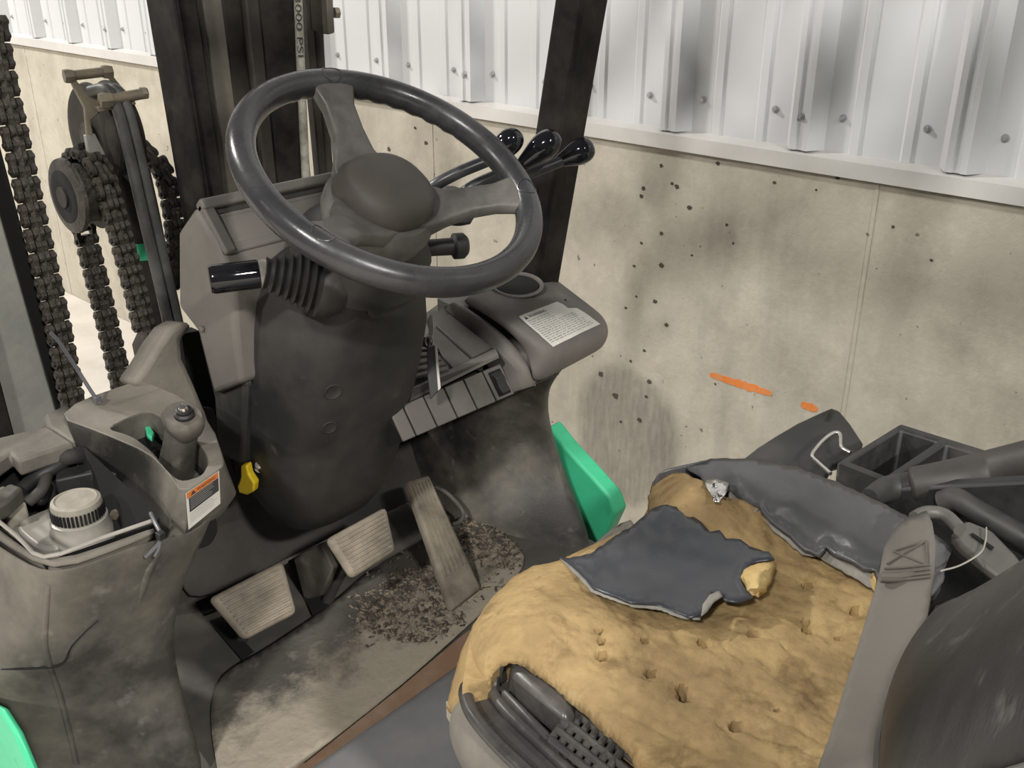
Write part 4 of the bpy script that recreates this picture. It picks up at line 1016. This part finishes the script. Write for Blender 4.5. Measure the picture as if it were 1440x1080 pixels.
foamp = [(634, 990), (626, 982), (636, 945), (648, 905), (665, 868), (690, 832), (720, 802), (750, 786), (790, 779), (850, 756), (912, 718), (912, 690), (918, 668), (938, 657), (965, 655), (985, 664), (1020, 685), (1070, 705), (1140, 760), (1250, 812), (1300, 860), (1240, 1000), (1180, 1160), (1000, 1170), (905, 1090), (888, 1052), (868, 1030), (850, 1018), (822, 990), (800, 974), (775, 952), (752, 938), (738, 924), (720, 917), (704, 920), (692, 932), (686, 950), (655, 962), (652, 975), (655, 986)]
FO = patch('foam_cushion', foamp, 3.6, foamf, 'foam', ST, jag=.8, seed=3, solid=.006, off=-1, label='bare yellow brown foam with pits and holes')
fb = [(650, 965), (660, 905), (700, 845), (760, 800), (900, 735), (930, 680), (980, 672), (1100, 745), (1240, 825), (1280, 870), (1200, 1060), (1000, 1100), (905, 1075), (800, 985), (740, 935), (705, 932), (690, 955)]
prism('foam_core', [P(x_, y_, Z=.955) for x_, y_ in fb], (0, 0, -.05), 'foam', FO, smooth=False)
# vinyl flap
flz = idw([(785, 783, .975), (850, 758, .984), (915, 718, .995), (940, 708, 1.0), (970, 720, 1.0), (1040, 757, 1.0), (1086, 782, 1.005), (985, 866, 1.0), (930, 850, .998), (850, 832, 1.0), (900, 800, .990), (980, 800, .998), (1045, 842, 1.002), (920, 760, .993)])
flap = [(783, 781), (800, 784), (830, 779), (860, 757), (890, 738), (915, 716), (938, 709), (958, 714), (985, 735), (1000, 747), (1012, 745), (1022, 756), (1040, 757), (1055, 768), (1082, 776), (1088, 784), (1062, 790), (1045, 800), (1040, 815), (1048, 828), (1060, 838), (1042, 845), (1020, 843), (1012, 832), (1000, 832), (990, 845), (985, 864), (970, 866), (955, 862), (930, 850), (905, 847), (888, 846), (870, 838), (850, 832), (835, 826), (820, 808), (805, 795)]
def flf(x_, y_, e):
    z = flz(x_, y_)+.004*fbm((x_*.012, y_*.012, 1), 1)
    if y_ > 775 and e < 12: z += .004*(1-e/12)**2
    return P(x_, y_, Z=z)
FL = patch('vinyl_flap', flap, 7, flf, 'flap', ST, jag=1.2, seed=5, solid=.0022, off=-1, label='torn dark blue grey vinyl flap')
# pale torn backing along the flap's edge
def edge_strip(name, pts, zf, w, m, parent, lift=.002, seed=0):
    random.seed(seed); pp = dens(pts, 5)[:-1]; pp = [p for p in dens(pts+[pts[-1]], 5)]
    a = []; b = []
    for i, (x_, y_) in enumerate(pp):
        if i > 0 and math.hypot(x_-pp[i-1][0], y_-pp[i-1][1]) > 30: break
        ww = w*(.5+.8*random.random()); a.append(P(x_, y_-2, Z=zf(x_, y_)+lift)); b.append(P(x_+random.uniform(-1, 1), y_+ww, Z=zf(x_, y_)-.006))
    return grid(name, [a, b], m, parent, solid=.0015, off=0)
patch('vinyl_edge', [(783, 781), (805, 795), (820, 808), (835, 826), (850, 832), (888, 846), (930, 851), (955, 863), (985, 866), (985, 871), (955, 868), (930, 857), (888, 852), (850, 839), (831, 832), (814, 812), (799, 798)], 4, lambda x_, y_, e: P(x_, y_, Z=flz(x_, y_)+.001), 'vinyl_back', FL, jag=.8, seed=12, solid=.001)
patch('vinyl_edge', [(986, 866), (988, 850), (998, 836), (1012, 830), (1016, 838), (1004, 846), (994, 860)], 4, lambda x_, y_, e: P(x_, y_, Z=flz(x_, y_)+.006), 'vinyl_back', FL, solid=.001)
tuft = patch('foam_tuft', [(1040, 812), (1046, 798), (1062, 790), (1086, 784), (1092, 796), (1086, 815), (1078, 832), (1066, 840), (1050, 832)], 5, lambda x_, y_, e: P(x_, y_, Z=1.0+.014*(1-math.exp(-e/7))+.003*fbm((x_*.05, y_*.05, 0), 2)), 'foam_cut', ST, jag=1, seed=8, solid=.01, off=-1)
# right bolster
boz = idw([(970, 655, 1.002), (1000, 647, 1.004), (1060, 645, 1.008), (1120, 658, 1.008), (1180, 680, 1.008), (1240, 708, 1.008), (1290, 735, 1.006), (1040, 668, 1.018), (1120, 700, 1.022), (1200, 745, 1.022), (1270, 775, 1.02), (1238, 828, 1.0), (1160, 772, 1.0), (1095, 738, 1.0), (1030, 690, 1.0), (990, 680, 1.0)])
bol = [(962, 655), (1000, 645), (1060, 644), (1120, 657), (1180, 679), (1240, 707), (1290, 734), (1340, 770), (1320, 820), (1300, 840), (1262, 828), (1242, 822), (1232, 800), (1216, 798), (1205, 790), (1175, 778), (1160, 766), (1150, 780), (1140, 772), (1132, 772), (1112, 750), (1090, 736), (1072, 716), (1040, 702), (1026, 688), (1016, 694), (1012, 706), (1004, 704), (1000, 692), (992, 688), (985, 668)]
BO = patch('side_bolster', bol, 7, lambda x_, y_, e: P(x_, y_, Z=boz(x_, y_)+(.006*(1-e/12)**2 if e < 12 and y_ > 690+(x_-1000)*.35 else 0)), 'vinyl', ST, jag=.9, seed=9, solid=.004, off=-1, label='dark grey vinyl side bolster with torn edge')
for poly_ in ([(1150, 782), (1163, 770), (1180, 782), (1207, 794), (1232, 806), (1238, 828), (1226, 828), (1196, 810), (1168, 794)], [(1024, 688), (1040, 702), (1066, 716), (1060, 722), (1038, 712), (1022, 700)], [(1070, 718), (1092, 738), (1114, 754), (1136, 776), (1146, 782), (1128, 780), (1104, 760), (1082, 742)]):
    patch('vinyl_edge', poly_, 5, lambda x_, y_, e: P(x_, y_, Z=boz(x_, y_)-.002), 'vinyl_back', BO, jag=1, seed=4, solid=.002)
prism('foam_edge', [P(x_, y_, Z=1.008) for x_, y_ in ((1230, 772), (1237, 760), (1238, 800), (1232, 818), (1226, 806))], (0, 0, -.012), 'foam_cut', BO, bevel=.001)
so = [P(x_, y_, Z=1.005) for x_, y_ in ((918, 664), (962, 655), (1000, 646), (1060, 645), (1120, 658), (1180, 680), (1240, 708), (1290, 735), (1340, 770))]
grid('bolster_side', [so, [p+V((.012, .006, -.03)) for p in so], [p+V((.010, .004, -.09)) for p in so]], 'vinyl', ST, sub=1, solid=.004, off=1)
# tape scrap
patch('tape_scrap', [(990, 678), (1003, 672), (1025, 680), (1020, 694), (1012, 707), (1004, 704), (998, 692)], 5, lambda x_, y_, e: P(x_, y_, Z=1.012+.004*fbm((x_*.1, y_*.1, 0), 1)), 'chrome', BO, jag=1, seed=2, solid=.0006)
# seat pan on the left: plate, rail, ribs, lattice
PZ = .935
panp = [(652, 966), (672, 952), (700, 922), (735, 925), (800, 975), (900, 1062), (960, 1130), (800, 1150), (735, 1085), (690, 1040), (662, 1003)]
PN = patch('seat_pan', panp, 12, lambda x_, y_, e: P(x_, y_, Z=PZ), 'pan', ST, solid=.02, off=-1, label='black plastic seat pan showing under the foam')
tube('pan_rail', [P(x_, y_, Z=PZ+.006) for x_, y_ in ((700, 962), (684, 960), (662, 964), (655, 972), (660, 995), (676, 1020), (705, 1052), (745, 1090), (790, 1135))], .0062, 'pan', PN, seg=14)
tube('pan_rail', [P(x_, y_, Z=PZ+.004) for x_, y_ in ((690, 955), (694, 975), (715, 1003), (760, 1045), (820, 1100))], .005, 'pan', PN, seg=12)
def pz(pts, z): return [P(x_, y_, Z=z) for x_, y_ in pts]
def block(name, pts, z0, z1, m, shrink=.88, bev=.003, parent=None):
    lo = pz(pts, z0); c_ = sum(lo, V((0, 0, 0)))/len(lo)
    return loft(name, [lo, [c_+(p-c_)*shrink+V((0, 0, z1-z0)) for p in lo]], m, parent or PN, bevel=bev, bseg=2)
block('pan_rib', [(692, 945), (700, 930), (728, 922), (738, 935), (716, 958), (702, 966)], PZ, PZ+.022, 'pan', .85)
block('pan_boss', [(716, 985), (712, 962), (735, 946), (748, 958), (818, 1030), (800, 1058)], PZ, PZ+.030, 'pan', .86, .006)
block('pan_rib', [(700, 985), (708, 980), (795, 1068), (788, 1080)], PZ, PZ+.014, 'pan', .9)
block('pan_void', [(735, 942), (752, 944), (850, 1030), (838, 1040)], PZ-.002, PZ+.003, 'void', 1, 0)
for i in range(7):
    t = i/6; x0, y0 = 806+70*t, 1004+56*t
    tube('lattice_bar', [P(x0-2, y0-4, Z=PZ+.018), P(x0-34, y0+40, Z=PZ+.014)], .0032, 'pan', PN, seg=8, smooth=False)
for i in range(4):
    t = i/3; x0, y0 = 808-30*t, 1000+42*t
    tube('lattice_bar', [P(x0-4, y0-2, Z=PZ+.018), P(x0+90, y0+74, Z=PZ+.016)], .0032, 'pan', PN, seg=8, smooth=False)
for i in range(5):
    t = i/4; block('lattice_post', [(a+76*t, b+62*t) for a, b in ((790, 1046), (800, 1036), (812, 1046), (802, 1058))], PZ, PZ+.014, 'pan', .8, .001)
# cover skirt below the pan
sk = [P(x_, y_, Z=PZ-.004) for x_, y_ in ((650, 975), (657, 1000), (675, 1027), (705, 1060), (745, 1098), (790, 1140))]
grid('cover_skirt', [sk, [p+V((-.012, .006, -.02)) for p in sk], [p+V((-.010, .005, -.05)) for p in sk], [p+V((.012, -.006, -.09)) for p in sk]], 'skirt', ST, sub=2, solid=.004, off=0, label='dusty beige underside of the seat cover')
prism('cover_tab', [P(x_, y_, Z=.905) for x_, y_ in ((626, 984), (650, 984), (648, 994), (634, 998))], (0, 0, -.02), 'cap', ST, bevel=.002)
# seat base down to the hood
box('seat_base', (.64, .22, .79), (.17, .19, .135), 'matte_black', ST, bevel=.02)
# backrest
BU = V((0, -.62, .78)).normalized(); BN = V((0, .78, .62)).normalized(); BO3 = V((0, .168, 1.05))
bl_ = []
for x_, y_ in ((1226, 1120), (1230, 1040), (1238, 1000), (1258, 955), (1300, 905), (1350, 868), (1400, 845), (1450, 822)):
    p = PP(x_, y_, BO3, BN); bl_.append((p.x*1000, (p-BO3).dot(BU)*1000))
x0_, x1_ = bl_[0][0], bl_[-1][0]+45
bl_ += [(bl_[-1][0]+32, bl_[-1][1]+22), (x1_, bl_[-1][1]+70), (x1_-5, 330), (x1_-35, 420), (x1_-90, 450), (x0_+80, 450), (x0_+20, 420), (x0_-12, 330), (x0_-14, bl_[0][1]+60)]
def bkf(a_, b_, e):
    return BO3+V((a_/1000, 0, 0))+BU*(b_/1000)+BN*(.035*(1-math.exp(-e/28))-.004)
BK = patch('backrest', bl_, 12, bkf, 'backrest', ST, chaik=1, solid=.06, off=-1, label='scratched black seat backrest')
pq = [BO3+V((a_/1000, 0, 0))+BU*(b_/1000)-BN*.004 for a_, b_ in bl_]
tube('backrest_piping', pq+[pq[0]], .0028, 'piping', BK, seg=8, n=4)
box('backrest_bracket', BO3+V((.63, -.02, -.06))+BU*.03-BN*.08, (.10, .02, .09), 'matte_black', ST, bevel=.008)
# seat belt
bez = idw([(1290, 722, 1.045), (1250, 770, 1.035), (1310, 800, 1.04), (1240, 850, 1.02), (1270, 960, 1.02), (1200, 1000, 1.015), (1150, 1100, 1.015), (1240, 1090, 1.02)])
belt = [(1262, 738), (1280, 726), (1303, 718), (1311, 735), (1316, 765), (1314, 800), (1306, 850), (1297, 900), (1282, 950), (1265, 1010), (1250, 1100), (1225, 1160), (1120, 1160), (1142, 1100), (1165, 1040), (1190, 960), (1212, 890), (1236, 808), (1243, 770)]
BE = patch('seat_belt', belt, 9, lambda x_, y_, e: P(x_, y_, Z=bez(x_, y_)), 'belt', ST, solid=.003, off=-1, label='dusty grey webbing lap belt with stitched end')
def st(pts, r_=.0009): tube('stitching', [P(x_, y_, Z=bez(x_, y_)+.0012) for x_, y_ in pts], r_, 'thread', BE, seg=6, n=3)
for y_ in (796, 802, 808, 813): st([(1243-(y_-796)*.3, y_+3), (1270, y_+2), (1308, y_-2)], .0011)
st([(1256, 775), (1302, 760)]); st([(1256, 775), (1303, 794)]); st([(1302, 760), (1247, 793)]); st([(1302, 760), (1304, 794)])
fold = [P(x_, y_, Z=1.032) for x_, y_ in ((1237, 812), (1270, 812), (1309, 803))]
tube('belt_hem', fold, .004, 'belt', BE, seg=8)
lp_ = tube('belt_loop', [P(x_, y_, Z=1.04) for x_, y_ in ((1286, 728), (1300, 721), (1318, 721), (1334, 728), (1350, 744))], .006, 'anchor', ST, seg=12)
anc = [P(x_, y_, Z=1.02) for x_, y_ in ((1338, 750), (1346, 738), (1360, 730), (1396, 745), (1430, 780), (1460, 820), (1440, 832), (1380, 790), (1350, 765))]
AN = prism('belt_anchor', anc, (0, 0, -.012), 'anchor', ST, bevel=.004, label='grey metal belt anchor plate')
prism('anchor_slot', [P(x_, y_, Z=1.0212) for x_, y_ in ((1364, 752), (1368, 750), (1398, 770), (1395, 774))], (0, 0, .0006), 'void', AN, smooth=False)
tube('retaining_wire', [P(x_, y_, Z=1.024) for x_, y_ in ((1387, 742), (1386, 760), (1378, 778), (1350, 795), (1322, 803))], .0008, 'clear', AN, seg=8)
# ---- arm rest / hip restraint right of the seat
ar = [P(x_, y_, Y=Y_) for x_, y_, Y_ in ((1280, 682, .31), (1330, 676, .28), (1390, 664, .25), (1470, 648, .20))]
AR = tube('arm_rest', ar, [.019, .0215, .0235, .026], 'arm_pad', ST, seg=24, bevel=.004, label='padded black tubular arm rest')
tube('arm_rest_pivot', [P(1222, 700, Y=.335), P(1248, 688, Y=.33), P(1285, 682, Y=.31)], [.010, .0145, .015], 'tray', AR, seg=18)
hr = [P(x_, y_, X=.96) for x_, y_ in ((1325, 706), (1345, 702), (1380, 722), (1440, 756), (1500, 790))]
tube('hip_rail', hr, .012, 'tray', ST, seg=16, label='dark hip restraint rail')
prism('hip_dark_panel', [P(x_, y_, X=.97) for x_, y_ in ((1215, 690), (1300, 684), (1520, 672), (1490, 780), (1460, 900), (1340, 900), (1300, 860), (1230, 740))], (.02, 0, 0), 'black', ST, bevel=.004)  # black panel added to fill the dark area behind the arm rest
prism('seat_rear_trim', [P(x_, y_, Z=.955) for x_, y_ in ((1310, 850), (1340, 838), (1420, 850), (1400, 900), (1330, 930), (1306, 900))], (0, 0, -.01), 'tray', ST, bevel=.003)
# ================================================================ STORAGE TRAY + CLIPBOARD
tz = .93
def tp(pts, z): return [P(x_, y_, Z=z) for x_, y_ in pts]
o4 = [(1176, 650), (1264, 596), (1400, 638), (1312, 704)]
TO = tp(o4, tz)
def tq(u, w, z=tz):
    p = TO[0].lerp(TO[1], u).lerp(TO[3].lerp(TO[2], u), w); return V((p.x, p.y, z))
w1 = [(.10, .07), (.92, .07), (.92, .47), (.10, .47)]; w2 = [(.10, .55), (.92, .55), (.92, .93), (.10, .93)]
v = []; f = []
def loop(pts): 
    b = len(v); v.extend(pts); return list(range(b, b+len(pts)))
def bridge(a, b):
    n = len(a)
    for i in range(n): f.append((a[i], a[(i+1) % n], b[(i+1) % n], b[i]))
ob_ = loop([tq(u, w, tz-.10)+V((0, 0, 0)) for u, w in ((.03, .03), (.97, .03), (.97, .97), (.03, .97))])
ot = loop([tq(0, 0), tq(1, 0), tq(1, 1), tq(0, 1)])
bridge(ob_, ot); f.append(tuple(ob_))
# top with two openings: split into two halves
mid = loop([tq(0, .51), tq(1, .51)])
hA = [ot[0], ot[1], mid[1], mid[0]]; hB = [mid[0], mid[1], ot[2], ot[3]]
for h_, w_ in ((hA, w1), (hB, w2)):
    it = loop([tq(u, w) for u, w in w_]); bridge(h_, it)
    cu = sum(u for u, w in w_)/4; cw = sum(w for u, w in w_)/4
    ibt = loop([tq(cu+(u-cu)*.82, cw+(w-cw)*.82, tz-.085) for u, w in w_]); bridge(it, ibt); f.append(tuple(ibt))
TR = mk('storage_tray', v, f, 'tray', None, bevel=.006, bseg=3, bang=25); tag(TR, 'black plastic storage tray with two wells behind the seat', 'tray')
cbp = [(1044, 645), (1066, 628), (1088, 614), (1120, 595), (1150, 581), (1170, 573), (1181, 577), (1196, 595), (1214, 622), (1206, 640), (1172, 652), (1150, 690), (1100, 690), (1050, 670)]
cz = idw([(1044, 645, .89), (1088, 614, .90), (1170, 573, .905), (1214, 622, .90), (1150, 690, .89)])
CB = patch('clipboard', cbp, 14, lambda x_, y_, e: P(x_, y_, Z=cz(x_, y_)), 'tray', None, solid=.014, off=-1, bevel=.004); tag(CB, 'black plastic clipboard with a chrome wire clip', 'clipboard')
tube('wire_clip', [P(x_, y_, Z=.915) for x_, y_ in ((1168, 666), (1150, 650), (1142, 641), (1148, 630), (1160, 617), (1172, 609), (1181, 610), (1182, 622), (1184, 630), (1196, 637))], .0026, 'chrome', CB, seg=10)
box('tray_bracket', (1.03, .42, .78), (.05, .16, .06), 'matte_black', FK, bevel=.01)
# ================================================================ CABLE TIES, KEY
t0 = P(141, 568, Z=.978)
CT = empty('cable_tie', t0); tag(CT, 'long grey cable tie sticking up from the cowl top', 'cable tie')
tube('tie_strap', [t0, P(128, 550, X=t0.x-.004), P(104, 512, X=t0.x-.010), P(84, 482, X=t0.x-.016), P(71, 467, X=t0.x-.02)], .0024, 'tie', CT, seg=8)
box('tie_head', P(137, 562, X=t0.x-.001), (.004, .004, .005), 'tie', CT, bevel=.001)
t1 = P(222, 744, Z=.958)
CT2 = empty('cable_tie', t1); tag(CT2, 'short knotted cable tie at the corner of the open compartment', 'cable tie')
tube('tie_strap', [P(212, 722, Z=.965), P(218, 735, Z=.966), P(226, 752, Z=.962), P(222, 766, Z=.95), P(205, 783, Z=.935)], .0022, 'tie', CT2, seg=8)
tube('tie_end', [P(226, 752, Z=.962), P(224, 770, Z=.948), P(218, 782, Z=.938)], .0018, 'tie', CT2, seg=8)
box('tie_head', P(226, 753, Z=.963), (.004, .004, .004), 'black', CT2, bevel=.001)
k0 = onp(604, 492, .006)
KY = empty('ignition_key', k0); tag(KY, 'ignition key with a hanging dark tag beside the column', 'key')
def dep(p): return (V(p)-CAM).dot(FW)
kd = min(dep(onp(604, 492)), dep(fq(.15, .2)))-.014
def kp(pts, m_=0): return [P(x_, y_, d=kd+m_) for x_, y_ in pts]
prism('key_head', kp(((588, 478), (603, 472), (608, 484), (601, 490), (590, 486))), FW*.005, 'black', KY, bevel=.001)
prism('key_blade', kp(((600, 452), (605, 442), (609, 444), (610, 466), (605, 488), (600, 486), (603, 466))), FW*.002, 'alu', KY, bevel=.0005)
tube('key_ring', kp(((600, 486), (598, 478), (603, 472), (609, 478), (607, 488), (602, 489))), .0011, 'alu', KY, seg=8)
prism('key_tag', kp(((600, 490), (612, 485), (618, 548), (605, 562), (601, 530)), -.003), FW*.004, 'tray', KY, bevel=.001)
prism('tag_edge', kp(((611, 486), (614, 485), (620, 546), (616, 550)), -.004), FW*.004, 'alu', KY, bevel=.0004)
lathe('key_switch', [(.014, -.01), (.014, .002), (.011, .004), (.003, .004)], k0-V((0, 0, .006)), (0, -.2, 1), 'black', KY, seg=24)
